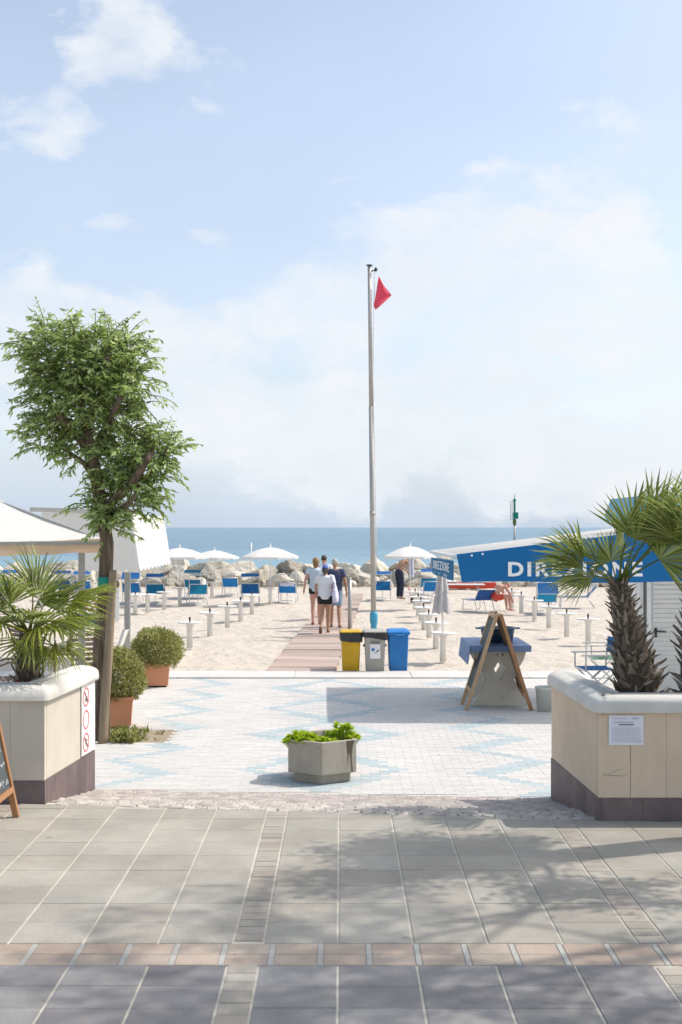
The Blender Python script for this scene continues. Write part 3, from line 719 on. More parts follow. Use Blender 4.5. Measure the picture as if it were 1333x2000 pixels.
limbs = [
 ([(200, 1000), (232, 968), (262, 940), (290, 895), (305, 860)], [.075, .06, .05, .04, .025]),
 ([(182, 890), (205, 840), (230, 790), (250, 740), (262, 690)], [.055, .045, .035, .025, .015]),
 ([(182, 890), (150, 850), (115, 810), (85, 760), (60, 700)], [.05, .042, .034, .025, .015]),
 ([(172, 840), (160, 780), (150, 720), (140, 660)], [.05, .035, .025, .012]),
 ([(190, 940), (165, 905), (130, 880), (95, 850)], [.04, .03, .022, .012]),
 ([(172, 840), (200, 760), (210, 700), (215, 650)], [.045, .032, .022, .012]),
 ([(262, 940), (290, 930), (315, 902), (330, 870)], [.035, .028, .02, .01]),
 ([(205, 1015), (225, 1000), (250, 985), (270, 960)], [.05, .04, .03, .02])]
twig_src = []
for i, (q, rr_) in enumerate(limbs):
    dys = [0.1 + R.uniform(-1, 1)*0.16*k for k in range(len(q))]
    pts = [TP(a, b, dy) for (a, b), dy in zip(q, dys)]
    mb = MB(); wob(pts, rr_, mb, 9, 0.15, 4, i*3.1); mb.build('branch', m_bark, tr)
    twig_src += pts
# crown: drooping twigs of narrow leaves; volumes measured as ellipses in the photograph's tree, with depth
vols = [((150, 712), 108, 76, 1.0), ((105, 672), 72, 44, .8), ((205, 706), 80, 66, .9), ((240, 740), 66, 90, .9), ((110, 770), 62, 75, .8), ((170, 790), 95, 75, .9), ((95, 855), 45, 40, .6), ((160, 870), 60, 45, .5),
        ((284, 900), 62, 60, .7), ((326, 885), 30, 44, .5), ((255, 965), 62, 62, .6), ((215, 1005), 34, 44, .4), ((225, 900), 40, 45, .4), ((180, 975), 22, 40, .2), ((235, 1040), 18, 12, .2), ((255, 845), 48, 55, .6)]
weights = [1.6, .8, 1.0, 1.0, .8, 1.2, .35, .45, .9, .3, .75, .40, .35, .05, .06, .4]
crown = MB(); tw = MB()
RT = random.Random(5)
S_ = TD/F
ntw = 1280
for k in range(ntw):
    (cx, cy), rx, ry, dep = RT.choices(vols, weights)[0]
    u = rnd_dir(RT); rad = RT.random()**0.45*0.95
    c = TP(cx, cy, 0.1)
    p = c + Vector((u.x*rx*S_*.9, u.y*rx*S_*dep*0.7, u.z*ry*S_))*rad
    # twig heads outward and up, tip droops
    out_d = (Vector((u.x, u.y*0.7, u.z*0.7 + 0.5)) + rnd_dir(RT)*0.6).normalized()
    ln = RT.uniform(0.15, 0.33)*(0.8 + 0.4*rad)
    pts = []; q = p.copy(); dd = out_d.copy()
    for s in range(6):
        pts.append(q.copy()); q = q + dd*ln/5; dd = (dd + Vector((0, 0, -0.16))).normalized()
    tw.tube(pts, [0.006, .0055, .005, .004, .003, .002], 4, False)
    nl = RT.randint(9, 14)
    for i in range(nl):
        t = (i + 0.5)/nl*4.99; a = int(t); base = pts[a].lerp(pts[a+1], t - a); td = (pts[a+1] - pts[a]).normalized()
        side = td.cross(Vector((0, 0, 1)))
        if side.length < 1e-3: side = Vector((1, 0, 0))
        side = (side.normalized()*(1 if i % 2 else -1) + rnd_dir(RT)*0.45)
        ld = (td*0.55 + side*0.7 + Vector((0, 0, -0.42)) + rnd_dir(RT)*0.2).normalized()
        leaf_blade(crown, base, ld, rnd_dir(RT), RT.choice((RT.uniform(0.05, 0.09), RT.uniform(0.08, 0.15))), RT.uniform(0.022, 0.044), 0.2, 0.2)
crown.build('crown', m_leaf, tr, recalc=False); tw.build('twigs', m_bark, tr)
# stake
st = empty('tree_stake', TB + Vector((0, -0.02, 0)), 0, 'pale round wooden stake leaning against the street tree trunk', 'stake')
sk = MB(); wob([TP(203, 1452, -.12), TP(206, 1380, -.1), TP(212, 1300, -.07), TP(218, 1200, -.05), TP(221, 1150, -.04), TP(222, 1113, -.03)], [.058, .056, .054, .051, .048, .045], sk, 12, 0.07)
sk.build('pole', m_stake, st)
tb = MB(); tb.lathe([(.10, -.06), (.108, -.04), (.105, .0), (.11, .04), (.10, .07)], 14, TP(209, 1138, 0.06), caps=False)
tag(tb.build('tree_tie', m_green, None, TB), 'green webbing tie round the street tree trunk near the stake top', 'tie')
# planting pit with grass
pit = MB(); pit.box((-2.45, 14.38, G - .024), (0.80, 0.94, 0.042)); pit = tag(pit.build('tree_pit', M('pit_earth', (0.36, 0.30, 0.22), (0.22, 0.18, 0.12), 0.95, ns=9, bump=0.6, bs=40)), kind='structure')
gr = MB(); RG = random.Random(3)
for k in range(900):
    x_, y_ = RG.uniform(-2.86, -2.2), RG.uniform(13.93, 14.87)
    if x_ > -2.5 and noise.noise(Vector((x_*5, y_*4, 0))) < 0.02: continue
    hh = RG.uniform(0.02, 0.07)*(1.5 if x_ < -2.45 else 0.8)
    leaf_blade(gr, Vector((x_, y_, G - .02)), Vector((RG.gauss(0, .4), RG.gauss(0, .4), 1)), rnd_dir(RG), hh + .03, 0.012)
tag(gr.build('grass', m_grass, None, recalc=False), kind='stuff')
sw = MB()
for k in range(26):
    b0 = Vector((RG.uniform(-.12, .12), RG.uniform(-.10, .10), 0))
    for i in range(12): leaf_blade(sw, b0 + Vector((0, 0, RG.uniform(0, .12))), rnd_dir(RG, 0.0), rnd_dir(RG), RG.uniform(.04, .07), .025)
tag(sw.build('weed_clump', m_bush, None, (-2.55, 13.98, G), recalc=False), 'low leafy weed sprouting at the foot of the street tree', 'plant')

def bush_mesh(rx, ry, rz, n, rr, leaf=(0.035, 0.06), zc=0.0):
    mb = MB()
    for k in range(n):
        u = rnd_dir(rr, -0.75); lump = 1 + 0.16*noise.noise(u*2.3 + Vector((rr.seedv, 0, 0)))
        rad = (1 - 0.55*rr.random()**2.2)*lump
        p = Vector((u.x*rx*rad, u.y*ry*rad, zc + u.z*rz*rad))
        for i in range(4):
            d = (u*0.8 + Vector((0, 0, .35)) + rnd_dir(rr)*0.75).normalized()
            leaf_blade(mb, p + d*0.012*i, d, rnd_dir(rr), rr.uniform(*leaf), rr.uniform(.013, .02), .2, .15)
    return mb
class RR(random.Random):
    seedv = 0.0
def pot_bush(px, py, wpot, hpot, rx, rz, label, rz_rot, seed, n=2600):
    x_, y_, _ = gx(px, py)
    t = empty('potted_bush', (x_, y_ + wpot/2, G), rz_rot, label, 'potted plant')
    mb = MB(); w = wpot/2; wb = w*0.90
    def sq(s, z): return [Vector((-s, -s, z)), Vector((s, -s, z)), Vector((s, s, z)), Vector((-s, s, z))]
    mb.loft([sq(wb, 0.025), sq(w, hpot - .05), sq(w*1.06, hpot - .05), sq(w*1.06, hpot), sq(w*.9, hpot), sq(w*.86, hpot - .06)], True, False)
    mb.build('pot', m_terra, t, bevel=0.006)
    MB().box((0, 0, 0.012), (wb*1.7, wb*1.7, 0.024)).build('pot_foot', m_dark, t)
    rr = RR(seed); rr.seedv = seed*1.7
    zc = hpot + rz*0.6
    bush_mesh(rx, rx*.95, rz, n, rr, zc=zc).build('foliage', m_bush, t, recalc=False)
    mb = MB()
    for k in range(7):
        u = rnd_dir(rr, .2); mb.tube([(u.x*.03, u.y*.03, hpot - .06), (u.x*rx*.45, u.y*rx*.45, zc), (u.x*rx*.75, u.y*rx*.75, zc + u.z*rz*.6)], [.012, .008, .004], 5)
    mb.build('stems', m_bark, t)
    return t
pot_bush(303, 1343, 0.41, 0.38, 0.385, 0.33, 'round clipped bush in an orange terracotta pot by the sand', 0.12, 4)
pot_bush(222, 1424, 0.42, 0.40, 0.33, 0.36, 'upright green bush in a terracotta pot half hidden by the tree', 0.15, 9, 2300)

# hexagonal concrete planter
hx = empty('hexagonal_planter', (-0.188, 12.0, G), 0, 'hexagonal grey concrete planter with lime green leaves on the plaza', 'planter')
def hexr(r, z): return [Vector((r*sin(pi*k/3), -r*cos(pi*k/3), z)) for k in range(6)]
mb = MB(); mb.loft([hexr(.325, 0), hexr(.325, .085), hexr(.395, .10), hexr(.395, .425), hexr(.345, .425), hexr(.33, .36)], True, False)
mb.build('planter_body', m_conc, hx, bevel=0.008)
MB().loft([hexr(.333, .350), hexr(.333, .372)], True, False).build('soil', m_soil, hx)
# water stain running down its right face
def hexface(u, z, o=0.0015):   # right front face, u 0..1 from front corner to right corner
    a = Vector((0, -.395)); b = Vector((.395*sin(pi/3), -.395*cos(pi/3))); p = a.lerp(b, u); n = Vector((sin(pi/6), -cos(pi/6)))
    return (p.x + n.x*o, p.y + n.y*o, z)
m_stain = M('damp_stain', (0.075, 0.062, 0.045), (0.11, 0.092, 0.07), 0.55, ns=20)
sm = MB()
def strip(pts):
    vs = []; fs = []
    for u0, u1, z in pts: vs += [hexface(u0, z), hexface(u1, z)]
    for k in range(len(pts)-1): fs.append([2*k, 2*k+1, 2*k+3, 2*k+2])
    sm.add(vs, fs)
strip([(.70, .95, .420), (.71, .93, .40), (.71, .90, .375), (.72, .885, .34), (.73, .875, .31), (.735, .87, .29)])
strip([(.735, .775, .29), (.74, .77, .26), (.748, .762, .21), (.75, .755, .17)])
strip([(.80, .87, .29), (.815, .865, .26), (.83, .862, .22), (.84, .88, .17), (.855, .895, .13), (.85, .895, .105)])
sm.build('damp_stain', m_stain, hx, recalc=False)
RL = random.Random(21)
for g, (cx, cy, rx_, ry_, hh, n) in enumerate([(-.2, -.12, .2, .17, .13, 46), (.2, .0, .19, .17, .20, 52), (-.27, -.1, .1, .12, .10, 20), (.0, -.2, .16, .08, .05, 24)]):
    mb = MB()
    for k in range(n):
        a = RL.uniform(0, 2*pi); r_ = sqrt(RL.random())
        c = Vector((cx + cos(a)*r_*rx_, cy + sin(a)*r_*ry_, .37 + hh*(1 - r_**2)*RL.uniform(.5, 1)))
        mb.tube([(c.x*.9, c.y*.9, .34), c], [.005, .004], 4, False)
        for i in range(11):
            b = 2.4*i; e = 0.2 + 0.09*i
            leaf_blade(mb, c, Vector((cos(b)*(1.2 - e*.6), sin(b)*(1.2 - e*.6), e)), Vector((0, 0, 1)), RL.uniform(.045, .065), RL.uniform(.022, .03), .2, .1)
    mb.build('leaf_clump', m_lime, hx, recalc=False)

# fan palms
def frond_mesh(name, mat, pet, rad, n, spread, droop, seed):
    rr = random.Random(seed); mb = MB()
    # petiole along +Y, slightly arched
    pp = [Vector((0, 0, 0)), Vector((0, pet*.35, .02)), Vector((0, pet*.7, .03)), Vector((0, pet, 0.02))]
    mb.tube(pp, [.013, .010, .008, .007], 5)
    o = Vector((0, pet, 0.02))
    for k in range(n):
        a = -spread + 2*spread*k/(n-1) + rr.uniform(-.02, .02)
        d = Vector((sin(a), cos(a), 0)); x_ = Vector((cos(a), -sin(a), 0))
        ln = rad*(0.74 + 0.26*cos(a*.75))*rr.uniform(.92, 1.05)
        da = 2*spread/(n-1)
        w1 = min(da*ln*0.40*1.15, 0.05); w2 = w1*0.72
        dr = droop*rr.uniform(.5, 1.5)
        b0 = o; b1 = o + d*ln*.40 + Vector((0, 0, .03*(1 if k % 2 else .2))); b2 = o + d*ln*.74 + Vector((0, 0, -dr*.25)); t = o + d*ln + Vector((rr.uniform(-.02, .02), 0, -dr))
        v = [b0, b1 + x_*w1/2, b1 - Vector((0, 0, w1*.35)), b1 - x_*w1/2, b2 + x_*w2/2, b2 - Vector((0, 0, w2*.35)), b2 - x_*w2/2, t]
        mb.add(v, [[0, 1, 2], [0, 2, 3], [1, 4, 5, 2], [2, 5, 6, 3], [4, 7, 5], [5, 7, 6]], False)
    return mb.mesh(name, mat, recalc=False)
fr_me = [frond_mesh('frond', m_frond, .34, .50, 26, 1.55, .07, 1), frond_mesh('frond', m_frond, .38, .54, 26, 1.35, .10, 2), frond_mesh('frond', m_frond, .28, .46, 24, 1.7, .06, 3)]
fr_n = frond_mesh('frond', m_frond, .34, .56, 20, .85, .10, 6); fr_y = frond_mesh('frond', m_frondY, .42, .50, 30, 1.3, .12, 4); fr_d = frond_mesh('frond', m_frondD, .25, .38, 24, 1.1, .28, 5)
lb_me = []
for k in range(4):
    rr = random.Random(40 + k); mb = MB()
    l_ = rr.uniform(.09, .14); w_ = rr.uniform(.024, .034); e_ = rr.uniform(.010, .018)
    mb.add([(-w_, 0, -.012), (w_, 0, -.012), (w_*.85, 0, .016), (-w_*.85, 0, .016), (-e_, l_*.62, .03), (e_, l_*.62, .03), (e_*.8, l_, .05 + rr.uniform(0, .03)), (-e_*.9, l_*rr.uniform(.85, 1), .055), (0, l_*.5, .042)],
           [[0, 1, 5, 4], [1, 2, 5], [2, 8, 5], [2, 3, 8], [3, 4, 8], [3, 0, 4], [4, 8, 7], [8, 5, 6], [8, 6, 7], [4, 7, 6, 5]], False)
    lb_me.append(mb.mesh('leaf_base', m_pbase))
def place_frond(root, me, p, d, roll=0.0, s=1.0, up=None):
    d = Vector(d).normalized(); u = Vector(up or (0, 0, 1))
    x_ = d.cross(u)
    if x_.length < 1e-3: x_ = Vector((1, 0, 0))
    x_.normalize(); z_ = x_.cross(d)
    m_ = Matrix((x_, d, z_)).transposed().to_4x4() @ Matrix.Rotation(roll, 4, 'Y') @ Matrix.Scale(s, 4); m_.translation = p
    o = link('frond', me, None, root); o.matrix_local = m_; return o
def palm(loc, label, axis, radii, nb, fronds, seed, extra=(10, .25, 1.0), dry=4, group=None):
    rr = random.Random(seed)
    t = empty('fan_palm', loc, 0, label, 'palm', group)
    axis = [Vector(a) for a in axis]
    mb = MB(); mb.tube(axis, [r*0.62 for r in radii], 12); mb.build('trunk', m_ptrunk, t)
    for k in range(nb):
        f = k/nb*(len(axis)-1)*0.999; i = int(f); c = axis[i].lerp(axis[i+1], f - i); r_ = (radii[i] + (radii[i+1]-radii[i])*(f-i))
        a = k*2.39996 + rr.uniform(-.2, .2)
        ta = (axis[i+1]-axis[i]).normalized()
        o_ = Vector((cos(a), sin(a), 0)); 
        lb = link('leaf_base', rr.choice(lb_me), None, t)
        el = rr.uniform(-.1, .75)
        d = (o_*cos(el) + Vector((0, 0, sin(el)))).normalized(); x_ = d.cross(Vector((0, 0, 1))).normalized(); z_ = x_.cross(d)
        s = r_/0.2*rr.uniform(.75, 1.1)
        m_ = Matrix((x_*-1, d, z_)).transposed().to_4x4() @ Matrix.Scale(s, 4); m_.translation = c + o_*r_*.55; lb.matrix_local = m_
    top = axis[-1]
    for f in fronds:
        d, roll, s, which = f
        place_frond(t, [fr_me[0], fr_me[1], fr_me[2], fr_y, fr_d, fr_n][which], top + Vector((d[0], d[1], 0))*0.05, d, roll, s)
    n, lo, hi = extra
    for k in range(n):
        a = 2.4*k + rr.uniform(-.3, .3); e = rr.uniform(lo, hi)
        d = (cos(a)*cos(e), sin(a)*cos(e), sin(e))
        place_frond(t, fr_me[k % 3], top + Vector((d[0], d[1], 0))*.06 + Vector((0, 0, rr.uniform(-.05, .05))), d, rr.uniform(-.5, .5), rr.uniform(.75, .95))
    for k in range(dry):
        a = 2*pi*k/dry + rr.uniform(-.4, .4); e = rr.uniform(-1.0, -.45)
        place_frond(t, fr_d, top + Vector((cos(a)*.08, sin(a)*.08, -.12)), (cos(a)*cos(e), sin(a)*cos(e), sin(e)), rr.uniform(-.4, .4), rr.uniform(.6, .85))
    return t
# right palms
XA = wx(1247, 10.35)
palm((XA, 10.35, .36), 'fan palm with shaggy leaning trunk in the cream planter, before the awning lettering', [(0, 0, 0), (.01, 0, .3), (-.01, 0, .65), (-.07, 0, 1.0), (-.14, 0, 1.3), (-.17, 0, 1.52)],
     [.25, .275, .265, .215, .155, .12], 295, [
     ((-.86, -.10, .50), .95, .92, 5), ((-.92, -.1, .36), .5, .84, 5), ((-.93, .1, .20), 1.0, .72, 5), ((-.90, -.15, .06), .5, .66, 2), ((-.75, .25, -.12), .7, .6, 5), ((-.70, -.2, .62), .3, .78, 5),
     ((-.30, -.2, .92), 1.1, .66, 2), ((.34, -.05, .94), 1.45, 1.0, 1), ((.18, -.15, .97), .5, 1.02, 5), ((.50, -.15, .82), .9, 1.22, 5), ((.62, -.1, .74), 1.3, 1.3, 5), ((.72, .1, .66), .6, 1.2, 5), ((.84, -.1, .5), 1.1, 1.05, 0), ((.05, .3, .9), 1.3, .8, 5)], 3, (0, .9, 1.1), 0)
XB = wx(1375, 10.0)
palm((XB, 10.0, .36), 'taller dark trunked fan palm at the far end of the cream planter', [(0, 0, 0), (.0, 0, .5), (-.02, 0, 1.0), (.0, 0, 1.6), (.02, 0, 1.75)],
     [.26, .28, .25, .18, .13], 280, [
     ((-.55, -.2, .8), .5, .8, 5), ((-.75, .1, .45), .7, .8, 5), ((-.5, .3, .5), 1.0, .8, 5), ((-.3, -.1, .95), .2, .85, 5), ((.3, .1, .9), .6, .9, 5), ((.2, .5, .6), .2, .9, 2)], 5, (2, .6, 1.1), 0)
# left palm
palm((wx(55, 10.75), 10.75, .5), 'bushy low fan palm with yellowing leaves in the pale planter under the canopy', [(0, 0, 0), (.0, 0, .35), (.01, 0, .7), (.01, 0, .9)],
     [.19, .2, .16, .13], 120, [
     ((.82, -.2, .50), .35, 1.02, 3), ((.80, -.25, .40), .55, 1.0, 3), ((.30, -.1, .85), 1.2, .92, 0), ((.02, .1, .92), 1.4, .92, 1), ((.62, .2, .68), -.1, .9, 0), ((-.45, -.3, .75), .3, 1.0, 1), ((-.6, -.2, .5), .4, 1.05, 2),
     ((.70, -.5, .12), .3, 1.0, 0), ((.45, -.75, .1), .4, 1.0, 3), ((.80, .0, .05), -.4, .9, 2), ((.1, -.85, .25), .2, 1.0, 1), ((-.35, -.8, .2), -.3, 1.0, 3), ((-.8, -.3, .2), .2, 1.0, 2), ((.55, -.5, -.25), .2, .85, 3), ((.2, -.8, -.3), -.3, .85, 0), ((-.2, -.6, .6), .3, .95, 1)], 8, (5, .2, 1.0), 0)
fl = MB(); RF = random.Random(2)
for k in range(14):
    c = Vector((RF.uniform(-.18, .15), RF.uniform(-.1, .1), RF.uniform(.05, .16)))
    for i in range(6): leaf_blade(fl, c, rnd_dir(RF, -.1), rnd_dir(RF), .035, .025)
fo = empty('red_flowers', (wx(2, 10.5), 10.5, .8), 0, 'small red flowers at the foot of the bushy palm', 'flowers')
fl.build('petals', m_redfl, fo, recalc=False)
fl = MB()
for k in range(60): leaf_blade(fl, Vector((RF.uniform(-.18, .15), RF.uniform(-.1, .1), 0)), rnd_dir(RF, .3), rnd_dir(RF), .12, .02)
fl.build('leaves', m_bush, fo, recalc=False)

# trees on the promenade, out of view, whose shadows lie on the slabs
def shade_tree(loc, label, trunk, radii, starts, ln, r0, lvls, leaves, prob, seed, lim=None, sprd=.9):
    RS = random.Random(seed); cl = MB(); bq = MB()
    sh = empty('shade_tree', loc, 0, label, 'tree')
    mb = MB(); wob([Vector(p) for p in trunk], radii, mb, 14, .1); mb.build('trunk', m_bark, sh)
    def ok(p): return (loc[0] + p.x) > .297*(loc[1] + p.y) + .14
    def grow(p, d, ln, r, lvl):
        pts = [p]; q = p.copy(); dd = d.copy()
        for k in range(4):
            q = q + dd*ln/4; dd = (dd + rnd_dir(RS)*.28 + Vector((0, 0, -.02))).normalized()
            if not ok(q): break
            pts.append(q.copy())
        if len(pts) < 2: return
        n = len(pts); bq.tube(pts, [r*(1 - .6*k/(n - 1)) for k in range(n)], 6)
        if lvl < lvls:
            for k in range(3): grow(pts[RS.randint(1, n - 1)], (dd + rnd_dir(RS)*sprd).normalized(), ln*.66, r*.45, lvl + 1)
        if lvl >= lvls - 1 and RS.random() < prob:
            for k in range(leaves):
                b = pts[RS.randint(1, n - 1)] + rnd_dir(RS)*RS.uniform(0, .28)
                if ok(b - Vector((.12, 0, 0))): leaf_blade(cl, b, rnd_dir(RS, -.6), rnd_dir(RS), RS.uniform(.09, .14), RS.uniform(.025, .04))
    for p0, d0 in starts: grow(Vector(p0), Vector(d0).normalized(), ln, r0, 0)
    bq.build('branches', m_bark, sh); cl.build('crown', m_leaf, sh, recalc=False)
shade_tree((4.2, 9.2, 0), 'small round crowned tree on the promenade, its trunk shadow striping the slabs', [(0, 0, 0), (0, 0, 1), (-.02, -.03, 2.2), (-.05, -.1, 3.2), (-.06, -.15, 4.0)], [.20, .18, .175, .16, .10],
    [((-.05, -.1, 3.3), (-.7, -.1, .7)), ((-.05, -.1, 3.5), (.3, -.7, .7)), ((-.05, -.12, 3.7), (.1, .6, .8)), ((-.06, -.15, 4.0), (-.3, .2, .9)), ((-.06, -.15, 4.0), (.5, -.2, .8)), ((-.06, -.15, 3.9), (-.5, -.4, .6)), ((-.05, -.1, 3.4), (-.4, .5, .5))], .85, .04, 2, 90, .95, 17)
shade_tree((8.1, 8.8, 0), 'tall sparse limbed tree on the promenade casting soft branch shadows', [(0, 0, 0), (0, 0, 2), (-.1, -.1, 4), (-.2, -.3, 6), (-.3, -.5, 7)], [.28, .25, .22, .18, .12],
    [((-.1, -.1, 4.5), (-.8, -.4, .6)), ((-.15, -.2, 5.2), (-.5, -.8, .5)), ((-.2, -.3, 5.8), (-.9, .1, .5)), ((-.2, -.3, 6), (.2, -.9, .6)), ((-.3, -.5, 6.6), (-.6, -.6, .7)), ((-.3, -.5, 7), (-.3, -.2, .9))], 2.5, .06, 3, 60, .8, 23, sprd=.85)

# ------------------------------------------------------------------ beach awning, kiosk, gazebos
def text_mesh(body, w, h, name, mat, bold=0.012, depth=0.004):
    cu = bpy.data.curves.new(name, 'FONT'); cu.body = body; cu.size = 1.0; cu.offset = bold; cu.extrude = 0.5; cu.space_character = 1.25; cu.resolution_u = 3
    o = bpy.data.objects.new('temporary', cu); COL.objects.link(o)
    dg = bpy.context.evaluated_depsgraph_get(); dg.update()
    me = bpy.data.meshes.new_from_object(o.evaluated_get(dg)); bpy.data.objects.remove(o)
    xs = [v.co.x for v in me.vertices]; ys = [v.co.y for v in me.vertices]
    x0, x1, y0, y1 = min(xs), max(xs), min(ys), max(ys)
    for v in me.vertices:
        v.co = Vector(((v.co.x - x0)/(x1 - x0)*w - w/2, -v.co.z*depth, (v.co.y - y0)/(y1 - y0)*h - h/2))
    me.name = name; me.materials.clear(); me.materials.append(mat); return me
AY0, AY1 = 15.8, 19.2
aw = empty('beach_awning', (1.55, AY0, 0), 0, 'blue and white awning lettered DIREZIONE over the beach kiosk front', 'awning')
def roof_z(x): return 1.985 + 0.1217*(x)
def roof_fn(u, v):
    x = -0.015 + u*3.6 - 0.06*v; y = v*(AY1 - AY0)
    return (x, y, roof_z(u*3.6) - 0.004 - 0.008*v - 0.02*sin(pi*v) + 0.008*sin(u*14)*sin(pi*v))
mb = MB(); mb.grid(roof_fn, 24, 14)
mb.build('roof_canvas', m_canvas2, aw)
def panel_fn(off):
    def f(u, v):
        x = 0.0 + u*3.55 + 0.07*(1 - v)*(1 - u); zt = roof_z(x) + 0.004; zb = 1.615 + 0.01*sin(u*9)
        return (x, -0.012 + off + 0.012*sin(u*17 + v*2)*(1 - v) + 0.008*sin(u*5 + 1), zb + (zt - zb)*v)
    return f
mb = MB(); mb.grid(panel_fn(0), 60, 8); mb.grid(panel_fn(0.004), 60, 8)
sp_ = mb.build('side_panel', m_blue, aw)
me = text_mesh('DIREZIONE', 262*AY0/F, 29*AY0/F, 'lettering', m_letter, 0.034)
for v in me.vertices:
    x = v.co.x + wx(1124, AY0) - 1.55; u = x/3.55
    v.co = Vector((x, panel_fn(0)(u, .3)[1] - 0.006 + v.co.y, v.co.z + wz(1111.5, AY0)))
link('lettering', me, None, sp_)
for px, py in ((922, 1085), (943, 1082)):
    MB().ell((wx(px, AY0) - 1.55, -0.022, wz(py, AY0)), (.014, .006, .014), 10, 6).build('eyelet', m_letter, sp_)
# front valance hanging at the seaward end of the arms
def val_fn(off):
    def f(u, v):
        y = 0.12 + u*(AY1 - AY0 - 0.15); zt = 1.90 - 0.04*u; zb = 1.625 - 0.02*u
        return (-0.03 - 0.055*u - 0.02*sin(u*11)*(1 - v) + off, y, zb + (zt - zb)*v)
    return f
mb = MB(); mb.grid(val_fn(0), 24, 4); mb.grid(val_fn(.004), 24, 4)
va = mb.build('front_valance', m_teal, aw)
me = text_mesh('DIREZIONE', 2.3, 0.13, 'lettering', m_letter, 0.01)
for v in me.vertices:
    u = 0.5 - v.co.x/3.1; q = val_fn(0)(u, .5); v.co = Vector((q[0] - .006 + v.co.y, q[1], v.co.z + q[2] + .03))
link('lettering', me, None, va)
mk_ = MB()
for k, (du, hh, ww) in enumerate([(.22, .05, .03), (.26, .03, .06), (.40, .045, .09), (.55, .05, .03), (.60, .025, .07), (.72, .05, .03)]):
    q = val_fn(0)(du, .16); mk_.box((q[0] - .006, q[1], q[2]), (.003, ww, hh))
mk_.build('small_marks', m_letter, va)
for yy in (0.25, 3.1):
    MB().bar((-0.02, yy, 1.93), (3.6, yy, 1.93 + .1217*3.6), .03).build('awning_arm', m_alu, aw)
MB().bar((-.03, 0.03, 1.955), (-.09, AY1 - AY0, 1.95), .045).build('front_rail', m_alu, aw)
# kiosk behind it
kx0 = wx(1241, 17.0)
kk = empty('beach_kiosk', (kx0, 17.0, G), 0, 'white beach kiosk with a louvred door under a blue roof', 'kiosk')
KW, KD, KH = 4.2, 1.1, 2.62
for c_, z_ in (((KW/2 + 1.25, KD/2, KH/2), (KW - 2.5, KD, KH)), ((0.06, KD/2, KH/2), (0.12, KD, KH)), ((.62, KD/2 + .1, KH/2), (1.0, KD - .2, KH)), ((0.63, .05, 2.36), (1.02, .1, .52))): MB().box(c_, z_).build('wall', m_white, kk)
for xx, ww in ((-0.005, .07), (.165, .06), (1.13, .08)):
    MB().box((xx + ww/2, -.02, 1.05), (ww, .04, 2.1)).build('door_post', m_white, kk, bevel=.004)
MB().box((.10, .03, 1.05), (.05, .02, 2.1)).build('door_gap_strip', m_dark, kk)  # dark strip filling the gap between the door posts
dr = MB(); dr.box((.68, .035, 1.05), (.9, .03, 2.1)); dr = dr.build('door', m_plast, kk)
me_sl = MB().box((0, 0, 0), (.84, .012, .062), m=Matrix.Rotation(.35, 3, 'X')).mesh('slat', m_plast)
for k in range(28): link('slat', me_sl, None, dr, (.68, .014, .12 + k*.068))
hd = MB(); hd.box((.30, .0, 1.03), (.035, .015, .14)); hd.bar((.30, -.03, 1.05), (.44, -.035, 1.045), .022); hd.bar((.30, 0, 1.05), (.30, -.035, 1.05), .02); hd.build('handle', m_dark, dr)
rf = MB()
rf.loft([[Vector((-.10, -.55, 2.64)), Vector((KW, -.55, 2.64)), Vector((KW, KD + .2, 2.64)), Vector((-.10, KD + .2, 2.64))],
         [Vector((-.14, -.6, 2.72)), Vector((KW, -.6, 2.72)), Vector((KW, KD + .25, 2.72)), Vector((-.14, KD + .25, 2.72))],
         [Vector((-.05, -.45, 2.99)), Vector((KW, -.45, 3.10)), Vector((KW, KD + .2, 3.10)), Vector((-.05, KD + .2, 2.99))]], True, False)
rf.build('roof', m_roofteal, kk)

# white gazebo by the left planter
gz = empty('market_gazebo', (0, 0, 0), 0, 'white fabric gazebo with an orange shade-tinted valance beside the street tree', 'gazebo')
GA = radians(13); cor = Vector((wx(206, 15.0), 15.0)); ax1 = Vector((-cos(GA), -sin(GA))); ax2 = Vector((-sin(GA), cos(GA))); GS = 3.6
ctr = cor + ax1*GS/2 + ax2*GS/2
ZE = 2.205; ZA = 2.93
def hip(c0, c1, z0):
    def f(u, v):
        p = c0.lerp(c1, u).lerp(ctr, v*0.985)
        sag = -0.07*sin(pi*v)*(1) - 0.05*sin(pi*u)*(1 - v)**2
        return (p.x, p.y, ZE + (ZA - ZE)*v + sag + .012*noise.noise(Vector((p.x*3, p.y*3, 2))))
    return f
cs = [cor, cor + ax1*GS, cor + ax1*GS + ax2*GS, cor + ax2*GS]
mb = MB()
for k in range(4): mb.grid(hip(cs[k], cs[(k+1) % 4], 0), 20, 12)
mb.build('roof_canvas', m_canvas, gz)
def vfn(c0, c1, h0):
    def f(u, v):
        p = c0.lerp(c1, u); n_ = (p - ctr).normalized()*0.03*(1 - v)*(1 + .4*sin(u*21))
        return (p.x + n_.x, p.y + n_.y, ZE - .05*sin(pi*u) - h0*(1 - v)*(1 + .04*sin(u*40)))
    return f
for k, (mt, hh) in enumerate([(m_valance, .165), (m_canvas, .165), (m_canvas, .165), (m_canvas, .165)]):
    MB().grid(vfn(cs[k], cs[(k+1) % 4], hh), 40, 3).build('valance', mt, gz)
for k in range(4):
    q = cs[k].lerp(ctr, 0.16 if k == 0 else -.03)
    MB().box((q.x, q.y, (2.15 + G)/2), (.085, .085, 2.15 - G), rz=GA).build('leg', m_galv, gz, bevel=.008)
fm = MB()
